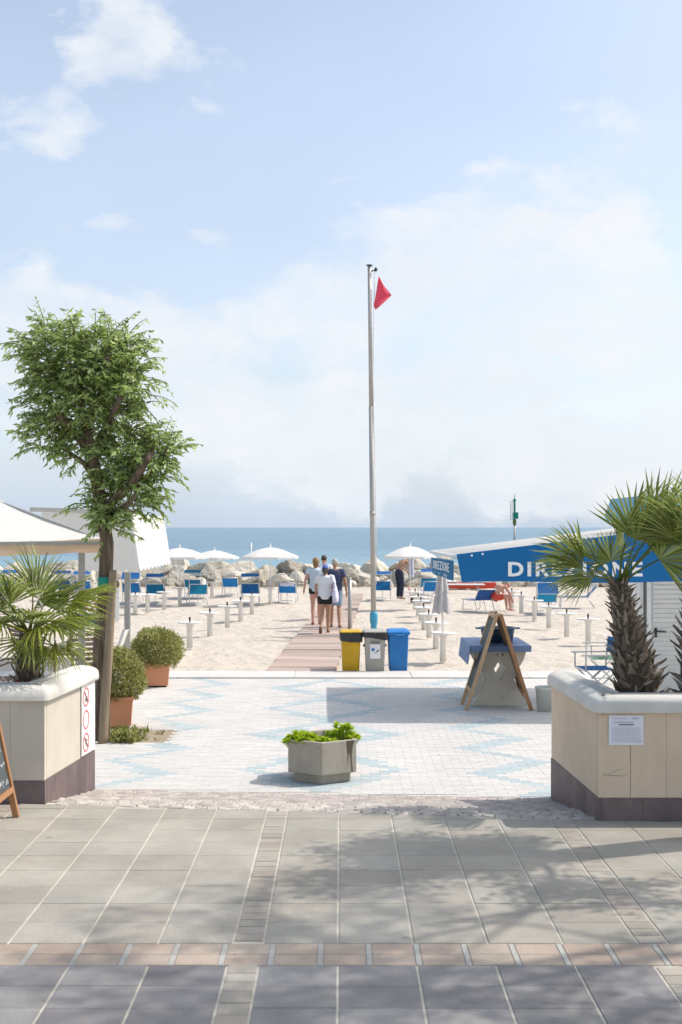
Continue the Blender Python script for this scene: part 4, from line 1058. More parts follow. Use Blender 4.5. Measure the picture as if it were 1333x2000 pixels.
for k in range(4):
    a, b = cs[k], cs[(k+1) % 4]; fm.bar((a.x, a.y, 2.15), (b.x, b.y, 2.15), .04); fm.bar((a.x, a.y, 2.17), (ctr.x, ctr.y, 2.86), .035)
fm.build('roof_frame', m_galv, gz)

# white pull-out awning farther back on the left
la = empty('pull_out_awning', (0, 0, 0), 0, 'white pull-out awning with a scalloped hem on a grey post', 'awning')
LY0, LY1 = 20.3, 24.0
def la_roof(u, v):
    px = 80 + (254 - 80)*u; x = wx(px, LY0); z = wz(991 + 11*u, LY0) - 0.10*max(0, u - .7)
    return (x, LY0 + (LY1 - LY0)*v, z)
mb = MB(); mb.grid(la_roof, 10, 4); mb.build('top_canvas', m_canvas, la)
def la_side(off):
    def f(u, v):
        # slanting front, falling from the beam to the scalloped hem
        xt = wx(256, LY0); xb = wx(273, LY0)
        x = xt + (xb - xt)*v**.8
        return (x + off, LY0 + (LY1 - LY0)*u, wz(1005, LY0) + (wz(1107, LY0) - wz(1005, LY0))*v)
    return f
mb = MB(); mb.grid(la_side(0), 12, 8); mb.build('sloping_canvas', m_canvas, la)
def la_end(off):
    def f(u, v):
        z1 = wz(1001, LY0); px0 = 82; px1 = 256 + 17*(1 - v)**.8
        x = wx(px0 + (px1 - px0)*u, LY0); pxx = px0 + (px1 - px0)*u; hem = wz(1112, LY0) - .05*abs(sin(u*pi*15)) if pxx > 167 else wz(1060, LY0)
        return (x, LY0 + off + .015*sin(u*9)*(1 - v), hem + (z1 - hem)*v)
    return f
mb = MB(); mb.grid(la_end(-.01), 60, 6); mb.build('end_panel', m_canvas, la)
def la_hem(u, v):
    y = LY0 + (LY1 - LY0)*u; return (wx(273, LY0) + .004, y, wz(1107, LY0) - v*(.03 + .05*abs(sin(u*pi*9))))
MB().grid(la_hem, 72, 2).build('scalloped_hem', m_canvas, la)
bm_ = MB(); bm_.bar((wx(60, LY0 - .03), LY0 - .04, wz(995, LY0)), (wx(258, LY0 - .03), LY0 - .04, wz(1001, LY0)), .05, .075); bm_.build('beam', m_beige, la)
for yy in (21.0,):
    MB().box((wx(250, 21.0), yy, (1.55 + G)/2), (.10, .10, 1.55 - G)).build('post', m_galv, la, bevel=.008)

# ------------------------------------------------------------------ flag pole, posts, bins
fp = empty('flag_pole', (*gx(731, 1241)[:2], G), 0, 'tall slim metal flag pole at the head of the boardwalk', 'flag pole')
fd = fp.location.y; fz = wz(519, fd) - G; tl = wx(722.5, fd) - fp.location.x
mb = MB(); mb.tube([(0, 0, 0), (tl*.33, 0, fz*.33), (tl*.62, 0, fz*.62)], [.062, .060, .056], 14); mb.tube([(tl*.62, 0, fz*.62), (tl, 0, fz)], [.050, .044], 14)
mb.lathe([(.066, fz*.33 - .04), (.068, fz*.33), (.066, fz*.33 + .04)], 14, (tl*.33, 0, 0)); mb.build('pole', m_pole, fp)
MB().lathe([(.03, fz - .005), (.075, fz + .0), (.075, fz + .018), (.0, fz + .03)], 16, (tl, 0, 0)).build('cap', m_dark, fp)
br = MB(); bz = wz(530, fd) - G; bx = wx(735, fd) - fp.location.x
br.bar((tl, -.0, bz), (bx, -.02, bz + .02), .025); br.ell((bx, -.02, bz + .04), (.04, .04, .05), 10, 7); br.build('pulley_arm', m_dark, fp)
hl = MB(); hl.tube([(bx, -.02, bz), (bx - .05, -.02, bz*.9), (bx - .06, -.03, bz*.62), (.06, -.07, bz*.3), (.06, -.07, 1.2)], .005, 4); hl.tube([(bx - .03, -.02, bz), (bx - .07, -.02, bz*.8), (.05, -.06, bz*.3), (.055, -.07, 1.2)], .005, 4); hl.build('halyard', m_plast, fp)
sl = MB(); sl.lathe([(.068, .0), (.07, .14), (.078, .27), (.095, .33), (.095, .47), (.085, .53), (.075, .56)], 18); sl.build('base_sleeve', m_roofteal, fp)
flg = empty('red_flag', (fp.location.x + tl, fd, G), 0, 'small red flag hanging limp from the top of the pole', 'flag')
def flag_fn(u, v):
    # hoist runs (740,541)->(731,601); fly corner pulled to (766,577)
    a = Vector((740.5 + (730.5 - 740.5)*v, 541 + (600 - 541)*v))
    e = Vector((742 + (766 - 742)*min(v/.55, 1), 543 + (577 - 543)*min(v/.55, 1))) if v <= .55 else Vector((766 + (735 - 766)*(v - .55)/.45, 577 + (605 - 577)*(v - .55)/.45))
    q = a.lerp(e, u); dy = .10*sin(u*7 + v*2.5)*u + .05*sin(v*9)*u - .02
    return P(q.x, q.y, fd) - Vector(flg.location) + Vector((0, dy - .03, 0))
MB().grid(flag_fn, 16, 20).build('cloth', m_flag, flg)
mt_ = empty('metal_post', (*gx(684, 1230)[:2], G), 0, 'short bare steel post standing at the edge of the boardwalk', 'post')
MB().tube([(0, 0, 0), (0, 0, 1.27)], .048, 14).build('tube', m_galv, mt_)
MB().lathe([(.052, 1.255), (.052, 1.285), (.03, 1.30), (0, 1.302)], 14).build('cap', m_galv, mt_)

def bin_thing(px0, px1, py, ztop, mat, label, lid, liner, sticker):
    x0, yb, _ = gx(px0, py); x1 = gx(px1, py)[0]; w = x1 - x0
    t = empty('waste_bin', ((x0 + x1)/2, yb + .2, G), R.uniform(-.03, .03), label, 'bin', 'recycling bins at the edge of the sand')
    def rr_(hw, hd, z, r=.03):
        o = []
        for cx, cy, a0 in ((hw - r, hd - r, 0), (-hw + r, hd - r, pi/2), (-hw + r, -hd + r, pi), (hw - r, -hd + r, 3*pi/2)):
            for k in range(4): a = a0 + pi/2*k/3; o.append(Vector((cx + r*cos(a), cy + r*sin(a), z)))
        return o
    hb, ht = w*.43, w*.5
    mb = MB(); mb.loft([rr_(hb, .19, 0), rr_(ht, .235, ztop*.93), rr_(ht*1.04, .245, ztop*.93), rr_(ht*1.04, .245, ztop*.96)], True, False); mb.build('body', mat, t, bevel=.004)
    l_ = MB()
    if lid == 'flat': l_.loft([rr_(ht*1.1, .26, ztop*.965), rr_(ht*1.1, .26, ztop*.99), rr_(ht*.9, .2, ztop*1.01)], True, False)
    else: l_.loft([rr_(ht*1.12, .27, ztop*.90), rr_(ht*1.14, .275, ztop*.965), rr_(ht*1.0, .23, ztop*1.0), rr_(ht*.8, .18, ztop*1.02)], True, False)
    l_.build('lid', mat, t, bevel=.004)
    if lid != 'flat':
        h_ = MB(); h_.tube([(-.08, -.275, ztop*.93), (-.08, -.30, ztop*.90), (.08, -.30, ztop*.90), (.08, -.275, ztop*.93)], .014, 6); h_.build('handle', mat, t)
    if liner:
        def lf(u, v):
            a = u*2*pi; c, s_ = cos(a), sin(a); k = 1/max(abs(c), abs(s_)); hw, hd = ht*1.07 + .012, .255
            wv = 1 + .03*sin(a*9 + v*2) + .02*sin(a*17)
            low = liner*(.75 + .25*sin(a*1.0 + 1.2 + (1.5 if mat is m_binY else 0)))
            return (c*k*hw*wv, s_*k*hd*wv, ztop*.965 - v*low)
        MB().grid(lf, 60, 5).build('bin_liner', m_bag, t)
    if sticker:
        MB().box((0, -.229, ztop*.50), (.185, .004, .25), m=Matrix.Rotation(-.066, 3, 'X')).build('label', m_signw, t)
        for (dx, dz, sx, sz, mt2, nm, an) in ((-.035, .035, .05, .05, m_binB, 'symbol', .3), (-.055, .02, .03, .025, m_binY, 'symbol', 0), (.045, .01, .055, .022, m_ink, 'symbol', -.6), (.0, -.03, .05, .016, m_ink, 'symbol', -.3)):
            MB().box((dx, -.2335 - (dz)*.066, ztop*.50 + dz), (sx, .003, sz), m=Matrix.Rotation(an, 3, 'Y')).build(nm, mt2, t)
        b_ = MB()
        for k in range(3): b_.box((0, -.2365, ztop*.50 + .145 + k*.016), (.17, .003, .006))
        b_.build('print', m_ink, t)
        ax = MB(); ax.bar((-w*.56, 0, ztop*.62), (w*.56, 0, ztop*.62), .04); ax.build('carry_bar', m_dark, t)
    return t
bin_thing(667, 705, 1311, .71, m_binY, 'yellow waste bin with a torn black liner folded over its rim', 'flat', .17, False)
bin_thing(713, 754, 1312, .72, m_binG, 'grey waste bin with a white picture label and black liner', 'flat', .16, True)
bin_thing(759, 799, 1311, .72, m_binB, 'blue waste bin with its lid closed', 'lid', 0, False)

# ------------------------------------------------------------------ sandwich board, concrete table and what stands on it
ab_ = gx(912, 1390); ax_, ay_ = gx(975, 1388)[0], gx(975, 1388)[1]
sb = empty('sandwich_board', (ax_, ay_, G), 0.0, 'wooden A-frame board seen edge-on in the shade before the table', 'sign board')
BH = 1.34; HS = .455
def leaf_board(root, sgn, ymin, ymax, wood, panel, foot):
    top = Vector((sgn*.025, 0, BH)); bot = Vector((sgn*HS, 0, 0)); d = (bot - top)
    n_ = Vector((sgn*BH, 0, HS)).normalized()
    lf = empty('leaf', (0, 0, 0)); lf.parent = root; KIDS.setdefault(root.name, []).append(lf)
    for yy in (ymin, ymax):
        a, b = top + Vector((0, yy, 0)), bot + Vector((0, yy, 0)); MB().bar(a, b, .045, .05, up=n_).build('rail', wood, lf, bevel=.004)
    for t in (.03, .80): MB().bar(top + d*t + Vector((0, ymin, 0)), top + d*t + Vector((0, ymax, 0)), .045, .06, up=n_).build('crossbar', wood, lf, bevel=.004)
    q = [top + d*.02 + Vector((0, ymin + .02, 0)), top + d*.02 + Vector((0, ymax - .02, 0)), top + d*.79 + Vector((0, ymax - .02, 0)), top + d*.79 + Vector((0, ymin + .02, 0))]
    MB().prism([v - n_*.006 for v in q], n_*.012).build('panel', panel, lf)
    return lf
leaf_board(sb, -1, 0, .56, m_woodp, m_slate, 0); leaf_board(sb, 1, 0, .56, m_wood, m_woodp, 0)
MB().bar((-.3, .28, .48), (.3, .28, .48), .004).build('chain', m_galv, sb)

ct = empty('concrete_table', (wx(977, 16.9), 16.75, G), 0.0, 'cream concrete picnic table with a blue top behind the wooden board', 'table')
def leg_poly():
    half = [(.41, 0), (.385, .05), (.31, .15), (.235, .28), (.205, .38), (.225, .46), (.29, .58), (.35, .68), (.37, .775)]
    return half
hf = leg_poly()
def leg_mesh(y, hs=0.0):
    mb = MB()
    for s in (1, -1):
        # each half, leaving diamond openings on the centre line
        inner = [(.02, 0), (.02, .09), (.05, .13), (.02, .17), (.012, .22), (.012, .38 - hs*3), (.088 + hs, .52 - hs*1.5), (.012, .655), (.012, .66), (.05, .73), (.012, .775)]
        n = len(inner); outer = []
        for _, z in inner:
            for (x0, z0), (x1, z1) in zip(hf[:-1], hf[1:]):
                if z0 <= z <= z1 + 1e-6: outer.append((x0 + (x1-x0)*(z-z0)/(z1-z0 + 1e-9), z)); break
        for k in range(n-1):
            q = [(s*inner[k][0], y, inner[k][1]), (s*outer[k][0], y, outer[k][1]), (s*outer[k+1][0], y, outer[k+1][1]), (s*inner[k+1][0], y, inner[k+1][1])]
            mb.prism(q, (0, .09, 0))
    mb.box((0, y + .045, .045), (.05, .086, .09)); mb.box((0, y + .045, .27 - hs), (.06, .086, .20 - 2*hs)); mb.box((0, y + .045, .715), (.06, .086, .12))
    return mb
leg_mesh(.10).build('table_leg', m_conc2, ct); leg_mesh(1.02, .04).build('table_leg', m_conc2, ct)
MB().bar((0, .19, .74), (0, 1.03, .74), .10, .06).build('stretcher', m_conc2, ct)
MB().box((0, .62, .825), (.86, 1.28, .09)).build('table_top', m_cloth, ct, bevel=.012)
MB().prism([(-.432, -.02, .875), (-.432, 1.25, .875), (-.47, 1.25, .60), (-.47, -.02, .60)], (-.012, 0, 0)).build('hanging_cloth', m_cloth, ct)
tu = empty('washing_tub', (wx(972, 17.3), 17.25, G + .872), 0, 'dark blue plastic tub with two grips on the concrete table', 'tub')
mb = MB(); mb.lathe([(.0, .003), (.215, .0), (.245, .17), (.25, .2), (.275, .2), (.275, .215), (.24, .215), (.21, .02)], 26); 
mb.build('basin', m_tub, tu)
for s in (-1, 1): MB().box((s*.29, 0, .203), (.07, .13, .02)).build('grip', m_tub, tu, bevel=.006)
bk = empty('white_bucket', (*gx(1066, 1388)[:2], G), 0, 'pale plastic bucket standing in shade beside the right planter', 'bucket')
mb = MB(); mb.lathe([(0, .0), (.115, .0), (.135, .30), (.145, .305), (.145, .335), (.13, .335), (.112, .02), (0, .015)], 24); mb.build('pail', m_bucket, bk)
hb_ = MB(); hb_.tube([(.14*cos(a), -.005 - .10*sin(a)*.6, .325 - .0*sin(a)) for a in [pi*k/10 for k in range(11)]], .004, 5); hb_.build('wire_handle', m_dark, bk)
# chalkboard at the left planter
ckx, cky = wx(33, 9.55), 9.55
cb = empty('chalkboard', (ckx - .26, cky, 0), 0, 'orange-brown framed chalkboard stand in front of the pale planter', 'sign board')
BH, HS = 1.12, .26
lf = leaf_board(cb, 1, -.62, 0.0, m_wood, m_slate, 0); leaf_board(cb, -1, -.62, 0.0, m_wood, m_slate, 0)
n_ = Vector((BH, 0, HS)).normalized(); RC = random.Random(8); ch = MB()
topv = Vector((.025, 0, BH)); dv = Vector((HS - .025, 0, -BH))
for row in range(6):
    t0 = .12 + row*.115
    y_ = -.56
    while y_ < -.07:
        w_ = RC.uniform(.02, .035); pts = []
        for k in range(5): pts.append(topv + dv*(t0 + .055*RC.random()) + Vector((0, y_ + w_*k/4, 0)) + n_*.0085)
        ch.tube(pts, .0028, 4); y_ += w_ + RC.choice((.008, .008, .03))
ch.build('chalk_writing', m_chalk, lf)

# ------------------------------------------------------------------ beach furniture
def chair_proto(fab, canopy, label, loc, rz, cl=.0, fab2=None, cz=.95, steep=.55):
    t = empty('beach_lounger', loc, rz, label, 'lounger', 'loungers on the sand')
    w = .29
    for s in (-1, 1):
        MB().tube([(s*w, -.30, .36 + steep*.58), (s*w, 0, .33), (s*w, .95, .34)], .016, 6).build('side_rail', m_alu, t)
        MB().tube([(s*w, -.02, .33), (s*w, -.22, 0)], .014, 6).build('leg', m_alu, t)
        MB().tube([(s*w, .80, .34), (s*w, .86, 0)], .014, 6).build('leg', m_alu, t)
    fr = MB(); fr.tube([(-w, -.22, .012), (w, -.22, .012)], .012, 6); fr.tube([(-w, .86, .012), (w, .86, .012)], .012, 6); fr.tube([(-w, -.30, .36 + steep*.58), (w, -.30, .36 + steep*.58)], .014, 6); fr.tube([(0, -.21, .02), (0, -.05, .33)], .01, 5); fr.build('crossbars', m_alu, t)
    def bf(u, v): return ((u - .5)*2*(w - .012), -.305 + .30*v + .025*sin(pi*v), .35 + steep*.58*(1 - v) - .012*cos((u - .5)*2.6))
    mb = MB(); mb.grid(bf, 6, 5); mb.build('backrest', fab, t)
    def sf(u, v): return ((u - .5)*2*(w - .012), .01 + .94*v, .335 - .03*sin(pi*v))
    MB().grid(sf, 4, 6).build('seat', fab2 or fab, t)
    if canopy:
        ca = MB(); 
        for s in (-1, 1): ca.tube([(s*(w + .02), -.02, .34), (s*(w + .02), -.24, cz - .10), (s*(w + .02), -.30, cz)], .012, 6)
        ca.build('canopy_arms', m_alu, t)
        y0, y1, z0, z1 = canopy
        fr = MB(); fr.tube([(-w - .02, y0, z0), (w + .02, y0, z0), (w + .02, y1, z1), (-w - .02, y1, z1), (-w - .02, y0, z0)], .012, 6); fo_ = fr.build('canopy_frame', m_alu, t)
        MB().grid(lambda u, v: ((u - .5)*2*(w + .008), y0 + (y1 - y0)*v, z0 + (z1 - z0)*v + .012 - .03*sin(pi*v)*1.0), 4, 5).build('canopy', fab2 or fab, t)
    return t
CA = (-.42, -.02, .90, .995)
CB = (-.36, -.06, .985, .97)
def ch_at(px, py, dy=.2):
    x_, y_, _ = gx(px, py); return (x_, y_ + dy, G + .0)
for px, py, rz, fab, can, lab, f2 in [
 (256, 1177, .05, m_cfab, (-.40, -.1, .80, 1.02), 'blue lounger directly behind the grey awning post', None),
 (303, 1180, .06, m_cteal, CA, 'blue canopied lounger beneath the largest white parasol', m_cfab),
 (377, 1168, .0, m_cteal, CA, 'teal canopied lounger standing behind another lounger, left row', None),
 (386, 1181, .22, m_cteal, CB, 'teal lounger turned aside with its flat canopy bar, left row', None),
 (450, 1164, .0, m_cfab, None, 'blue lounger without canopy under the smaller white parasol', None),
 (489, 1179, .04, m_cfab, CA, 'blue canopied lounger between two white parasols', None),
 (562, 1178, -.03, m_cfab, CB, 'blue lounger with a towel over its back beside the boardwalk', None),
 (748, 1172, -.05, m_cfab, CA, 'blue canopied lounger just behind the flag pole', None),
 (838, 1164, .03, m_cteal, CA, 'pale canopied teal lounger behind the furled umbrella', m_cfab),
 (845, 1174, .0, m_cfab, None, 'low blue lounger tucked before another by the furled umbrella', None),
 (946, 1195, .32, m_cnav, None, 'navy lounger on which the bent sunbather sits', None),
 (1070, 1199, -.02, m_cteal, (-.44, -.22, .60, .92), 'lounger with a large steep blue canopy under the awning hem', m_cfab),
 (1150, 1187, 1.45, m_cfab, (-.42, -.05, .86, .98), 'blue lounger seen side-on close to the palm trunk', None),
 (160, 1172, .1, m_cfab, CA, 'blue lounger glimpsed under the pull-out awning by the tree', None),
 (20, 1168, .0, m_cfab, CA, 'blue lounger glimpsed beneath the gazebo, farthest along', None),
 (122, 1170, .05, m_cnav, CA, 'navy lounger behind the gazebo leg', None)]:
    chair_proto(fab, can, lab, ch_at(px, py), rz, fab2=f2)
tw_ = gx(562, 1178)
tag(MB().grid(lambda u, v: (tw_[0] - .25 + .5*u, tw_[1] + .2 - .33 + .08*v, G + .70 - .03*abs(2*v-1) + .01*sin(u*12) - (.10*abs(v - .5)*2)), 12, 6).build('towel', m_lilac), 'pale towel lying over the top of a blue lounger back', 'towel')
x_, y_, _ = gx(908, 1157)
sbd = empty('sunbed', (x_, y_, G), .1, 'low pale sunbed far off in front of the red rowing boat', 'sunbed')
MB().box((0, .3, .30), (.62, 1.7, .03), rz=1.45).build('bed', m_plast, sbd, bevel=.01)
for sx in (-.6, .6): 
    for sy in (.1, .5): MB().tube([(sx, sy, 0), (sx, sy, .29)], .015, 6).build('leg', m_galv, sbd)

# white pedestal tables with umbrella sockets
tp = empty('pedestal_table', (0, 0, -50)); 
MB().lathe([(.0, .0), (.062, .0), (.062, .44), (.085, .50), (.10, .525)], 14).build('pedestal', m_plast, tp)
MB().lathe([(.0, .523), (.20, .525), (.25, .535), (.25, .562), (.235, .562), (.225, .548), (0, .548)], 26).build('tray', m_plast, tp)
MB().lathe([(.0, .548), (.017, .55), (.017, .60), (.024, .605), (.02, .66), (0, .665)], 8).build('socket_plug', m_dark, tp)
first_table = [tp]
def table(px, py, label, plug=True, group='white pedestal tables on the sand'):
    x_, y_, _ = gx(px, py)
    if first_table: t = first_table.pop()
    else: t = copy_tree(tp)
    t.location = (x_, y_, G - .01); t.rotation_euler = (R.uniform(-.015, .015), R.uniform(-.015, .015), R.uniform(0, 6))
    tag(t, label, 'table', group)
    if not plug:
        for c in list(t.children):
            if c.name.startswith('socket_plug'): bpy.data.objects.remove(c)
    return t
LN = ['nearest', 'second', 'third', 'fourth', 'fifth', 'sixth', 'seventh']
for k, (px, py) in enumerate([(322, 1291), (371.5, 1265), (411, 1242), (445, 1225), (471, 1212), (493, 1198), (529, 1180)]):
    table(px, py, f'white pedestal table, {LN[k]} from the bushes in the row left of the boardwalk')
for k, (px, py) in enumerate([(866, 1291), (852, 1266), (839, 1245), (829, 1228), (823, 1212), (818, 1202), (812, 1190)]):
    o = table(px, py, f'white pedestal table, {LN[k]} from the bins in the row right of the flag pole', k > 0)
for px, py, lab in [(289, 1196, 'white pedestal table in front of the lounger under the largest parasol'), (322, 1190, 'white pedestal table right beside the lounger under the largest parasol'), (352, 1180, 'white pedestal table holding the pole of the largest parasol'),
                    (415, 1166, 'white pedestal table at the pole of the smaller parasol'), (265, 1197, 'white pedestal table next to the grey awning post'),
                    (1150, 1257, 'white pedestal table closest to the shaggy palm trunk'), (1108, 1243, 'white pedestal table, second from the shaggy palm trunk'), (1073, 1226, 'white pedestal table, third from the shaggy palm trunk'), (1045, 1211, 'white pedestal table in front of the lounger with the steep canopy'), (1019, 1198, 'white pedestal table between the sunbather and the steep canopied lounger'), (1001, 1189, 'white pedestal table just beyond the sunbather'), (1109, 1166, 'distant white pedestal table between two right-hand loungers')]:
    table(px, py, lab, px not in (352, 415))

# parasols
def parasol(px, py, pxr, zap, zrim, label, tilt=0.0, up=.3):
    x_, y_, _ = gx(px, py); r = pxr*y_/F
    t = empty('beach_parasol', (x_, y_, G), R.uniform(0, .7), label, 'parasol', 'open white parasols on the beach')
    zs = zap - G; zr = zrim - G
    MB().tube([(0, 0, .45), (0, 0, zs + .08)], .019, 10).build('pole', m_alu, t)
    MB().ell((0, 0, zs + .08), (.025, .025, .05), 8, 6).build('finial', m_plast, t)
    n = 8; mb = MB()
    def cf(u, v):
        a = u*2*pi; k = cos(pi/n)/cos(((a + pi/n) % (2*pi/n)) - pi/n); sc = .35 + .65*1
        kk = 1 + (k - 1)*v
        z = zs - (zs - zr)*v**1.6 - .02*sin(pi*v)*abs(sin(a*n/2))
        return (cos(a)*r*v*kk, sin(a)*r*v*kk, z)
    mb.grid(cf, 64, 8); mb.build('canopy', m_umb, t)
    MB().grid(lambda u, v: Vector(cf(u, 1)) + Vector((0, 0, -v*(.07 + .012*sin(u*2*pi*16)))), 96, 2).build('valance', m_umb, t)
    rb = MB()
    for k in range(n):
        a = 2*pi*k/n
        pts = [Vector(cf(k/n, v)) + Vector((0, 0, -.012)) for v in (.05, .3, .55, .8, 1)]
        rb.tube(pts, .005, 4)
    rb.build('ribs', m_alu, t)
parasol(352, 1180, 58, wz(1070, 39.1), wz(1087, 39.1), 'largest open white parasol, nearest to the pull-out awning')
parasol(420, 1166, 48, wz(1075, 43.1), wz(1088, 43.1), 'smallest open white parasol, middle one left of the boardwalk')
parasol(529, 1180, 57, wz(1069, 39.1), wz(1087, 39.1), 'open white parasol closest to the boardwalk walkers')
parasol(802, 1190, 52, wz(1067, 36.7), wz(1086, 36.7), 'open white parasol above the bare-chested man')
x_, y_, _ = gx(866, 1291)
fu = empty('furled_umbrella', (x_, y_, G), .3, 'grey-white furled umbrella standing in a white pedestal table', 'umbrella')
MB().tube([(0, 0, .45), (-.03, 0, 1.95)], .018, 10).build('pole', m_alu, fu)
def fur(u, v):
    a = u*2*pi; z = 1.86 - v*.93; r_ = (.035 + .085*min(v*1.6, 1) + .04*max(0, v - .75)*3)*(1 + .28*sin(a*6 + v*3) + .1*sin(a*3))
    if .60 < v < .68: r_ *= .80
    return (cos(a)*r_ - .03*z/1.9, sin(a)*r_, z + .03*sin(a*6)*v)
MB().grid(fur, 60, 22).build('cloth', m_umbc, fu)
MB().lathe([(.105, 1.26), (.112, 1.28), (.105, 1.30)], 16, (-.02, 0, 0), caps=False).build('strap', m_umbc, fu)

# red and white rowing boat on the sand
x_, y_, _ = gx(915, 1151)
bo = empty('rowing_boat', (x_, y_ + .3, G), 0, 'red and white rescue rowing catamaran drawn up beneath the awning hem', 'boat')
for s in (0, 1):
    mb = MB(); mb.loft([[Vector((x, s*1.1 + sy*.17*w_, .02 + h_)) for sy, h_ in ((-1, .0), (1, .0), (1.25, .24), (-1.25, .24))] for x, w_ in ((-1.2, .25), (-.95, .8), (-.3, 1), (.5, 1), (.9, .8), (1.2, .25))], True, False); mb.build('hull', m_boatr, bo, bevel=.02)
mb = MB()
for x in (-.6, .1, .6): mb.box((x, .55, .30), (.34, 1.5, .04))
mb.box((0, 0, .285), (2.0, .20, .02)); mb.box((0, 1.1, .285), (2.0, .2, .02)); mb.build('deck', m_plast, bo)
mb = MB(); mb.box((.1, .55, .42), (.5, .5, .20)); mb.build('rower_seat', m_plast, bo, bevel=.03)

# director's chairs behind the right planter
def director(loc, rz, seatm, backm, label, s=1.0):
    t = empty('folding_chair', loc, rz, label, 'chair', 'folding chairs by the kiosk')
    w, d = .27, .24
    for sy in (-1, 1):
        MB().tube([(-d, sy*w, 0), (d, sy*w, .45)], .012, 6).build('leg', m_alu, t); MB().tube([(d, sy*w, 0), (-d, sy*w, .45)], .012, 6).build('leg', m_alu, t)
        MB().tube([(-d, sy*w, .45), (-d, sy*w, .66)], .012, 6).build('arm_post', m_alu, t)
        MB().tube([(d, sy*w, .45), (d + .03, sy*w, .90)], .012, 6).build('back_post', m_alu, t)
        MB().bar((-d - .06, sy*w, .665), (d + .04, sy*w, .665), .04, .02).build('armrest', m_alu, t)
    mb = MB(); mb.grid(lambda u, v: (-d + 2*d*u, (v - .5)*2*w, .45 - .03*sin(pi*v)), 5, 5); mb.build('seat', seatm, t)
    MB().grid(lambda u, v: (d + .015 + .015*sin(pi*u) + .02*v, (u - .5)*2*w, .66 + .24*v), 5, 3).build('backrest', backm, t)
    fm = MB(); fm.bar((-d, -w, .03), (-d, w, .03), .018); fm.bar((d, -w, .03), (d, w, .03), .018); fm.bar((-d, -w, .435), (-d, w, .435), .02); fm.bar((d, -w, .435), (d, w, .435), .02); fm.build('crossbars', m_alu, t)
director((wx(1165, 17.6), 17.6, G), .1, m_cfab, m_cfab, 'blue folding chair in front of the green one behind the planter')
director((wx(1180, 19.0), 19.0, G), -.05, m_cgrn, m_cfab, 'green-seated folding chair behind the planter, next to the sand')

# terrace things seen under the gazebo on the left
def cafe_table(loc, label):
    t = empty('cafe_table', loc, .1, label, 'table')
    MB().box((0, 0, .73), (.75, .7, .03)).build('table_top', m_woodg, t, bevel=.004)
    for sx in (-1, 1):
        MB().tube([(sx*.3, -.28, 0), (sx*.34, -.28, .35), (sx*.3, -.28, .72)], .015, 6).build('leg', m_galv, t); MB().tube([(sx*.3, .28, 0), (sx*.34, .28, .35), (sx*.3, .28, .72)], .015, 6).build('leg', m_galv, t)
    return t
tx, ty = wx(108, 17.2), 17.2
cafe_table((tx, ty, G), 'dark café table beside the gazebo leg')
cup = empty('condiment_bottles', (tx + .12, ty - .05, G + .747), 0, 'small dark and white bottles on the dark café table', 'bottles')
for k, (dx, r_, h_, mt) in enumerate([(-.10, .03, .16, m_dark), (0, .035, .12, m_plast), (.09, .028, .18, m_dark), (.16, .03, .11, m_white)]):
    MB().lathe([(0, 0), (r_, 0), (r_, h_*.65), (r_*.45, h_*.8), (r_*.45, h_), (0, h_)], 10, (dx, 0, 0)).build('bottle', mt, cup)
def slat_chair(loc, rz, label):
    t = empty('slatted_chair', loc, rz, label, 'chair')
    me = MB().box((0, 0, 0), (.46, .05, .018)).mesh('slat', m_woodg)
    for k in range(7): link('slat', me, None, t, (0, -.2 + k*.065, .42))
    for k in range(6): link('slat', me, None, t, (0, .24 + k*.02, .48 + k*.075), (1.25, 0, 0))
    for sx in (-1, 1):
        MB().tube([(sx*.24, -.24, 0), (sx*.24, -.22, .40), (sx*.25, -.2, .60), (sx*.25, 0, .67), (sx*.24, .27, .66)], .014, 6).build('armrest', m_woodg, t)
        MB().tube([(sx*.23, .24, 0), (sx*.23, .22, .42), (sx*.23, .36, .9)], .014, 6).build('back_post', m_woodg, t)
    return t
slat_chair((wx(178, 18.3), 18.3, G), .5, 'brown slatted armchair partly hidden by the street tree')
slat_chair((wx(15, 16.6), 16.6, G), -1.2, 'brown slatted armchair behind the bushy low palm')
slat_chair((wx(70, 19.5), 19.5, G), 2.2, 'brown slatted armchair farther back beneath the gazebo')
bw = empty('bicycle_wheel_rack', (wx(112, 16.3), 16.3, G), .4, 'bent wire stand with round hoops under the café table', 'stand')
mb = MB()
for k in range(2): mb.tube([(.17*cos(a) + k*.16, k*.12, .30 + .22*sin(a)) for a in [2*pi*j/20 for j in range(21)]], .008, 5)
mb.build('hoop', m_galv, bw); MB().bar((-.15, .06, .02), (.32, .06, .02), .03).build('foot', m_galv, bw); MB().tube([(.05, .05, .02), (.06, .05, .72)], .01, 6).build('upright', m_galv, bw)
gp = empty('flower_pot', (wx(170, 24), 24.0, G + .55), 0, 'green flower box with pink blossoms hung under the pull-out awning', 'flower box')
MB().box((0, 0, .12), (.75, .22, .24)).build('box', m_cgrn, gp, bevel=.015)
fl = MB(); lf_ = MB()
for k in range(60):
    c = Vector((RF.uniform(-.36, .36), RF.uniform(-.12, .12), RF.uniform(.24, .5)))
    for i in range(4): leaf_blade(fl if k % 3 == 0 else lf_, c, rnd_dir(RF, -.2), rnd_dir(RF), .06, .04)
fl.build('petals', m_pinkfl, gp, recalc=False); lf_.build('leaves', m_bush, gp, recalc=False)
MB().box((-.3, .0, -.27), (.04, .04, .55)).build('leg', m_galv, gp); MB().box((.3, .0, -.27), (.04, .04, .55)).build('leg', m_galv, gp)
wp = empty('white_marker_post', (*gx(230, 1212)[:2], G), .2, 'narrow white post with a dark round cap just beyond the tree stake', 'post')
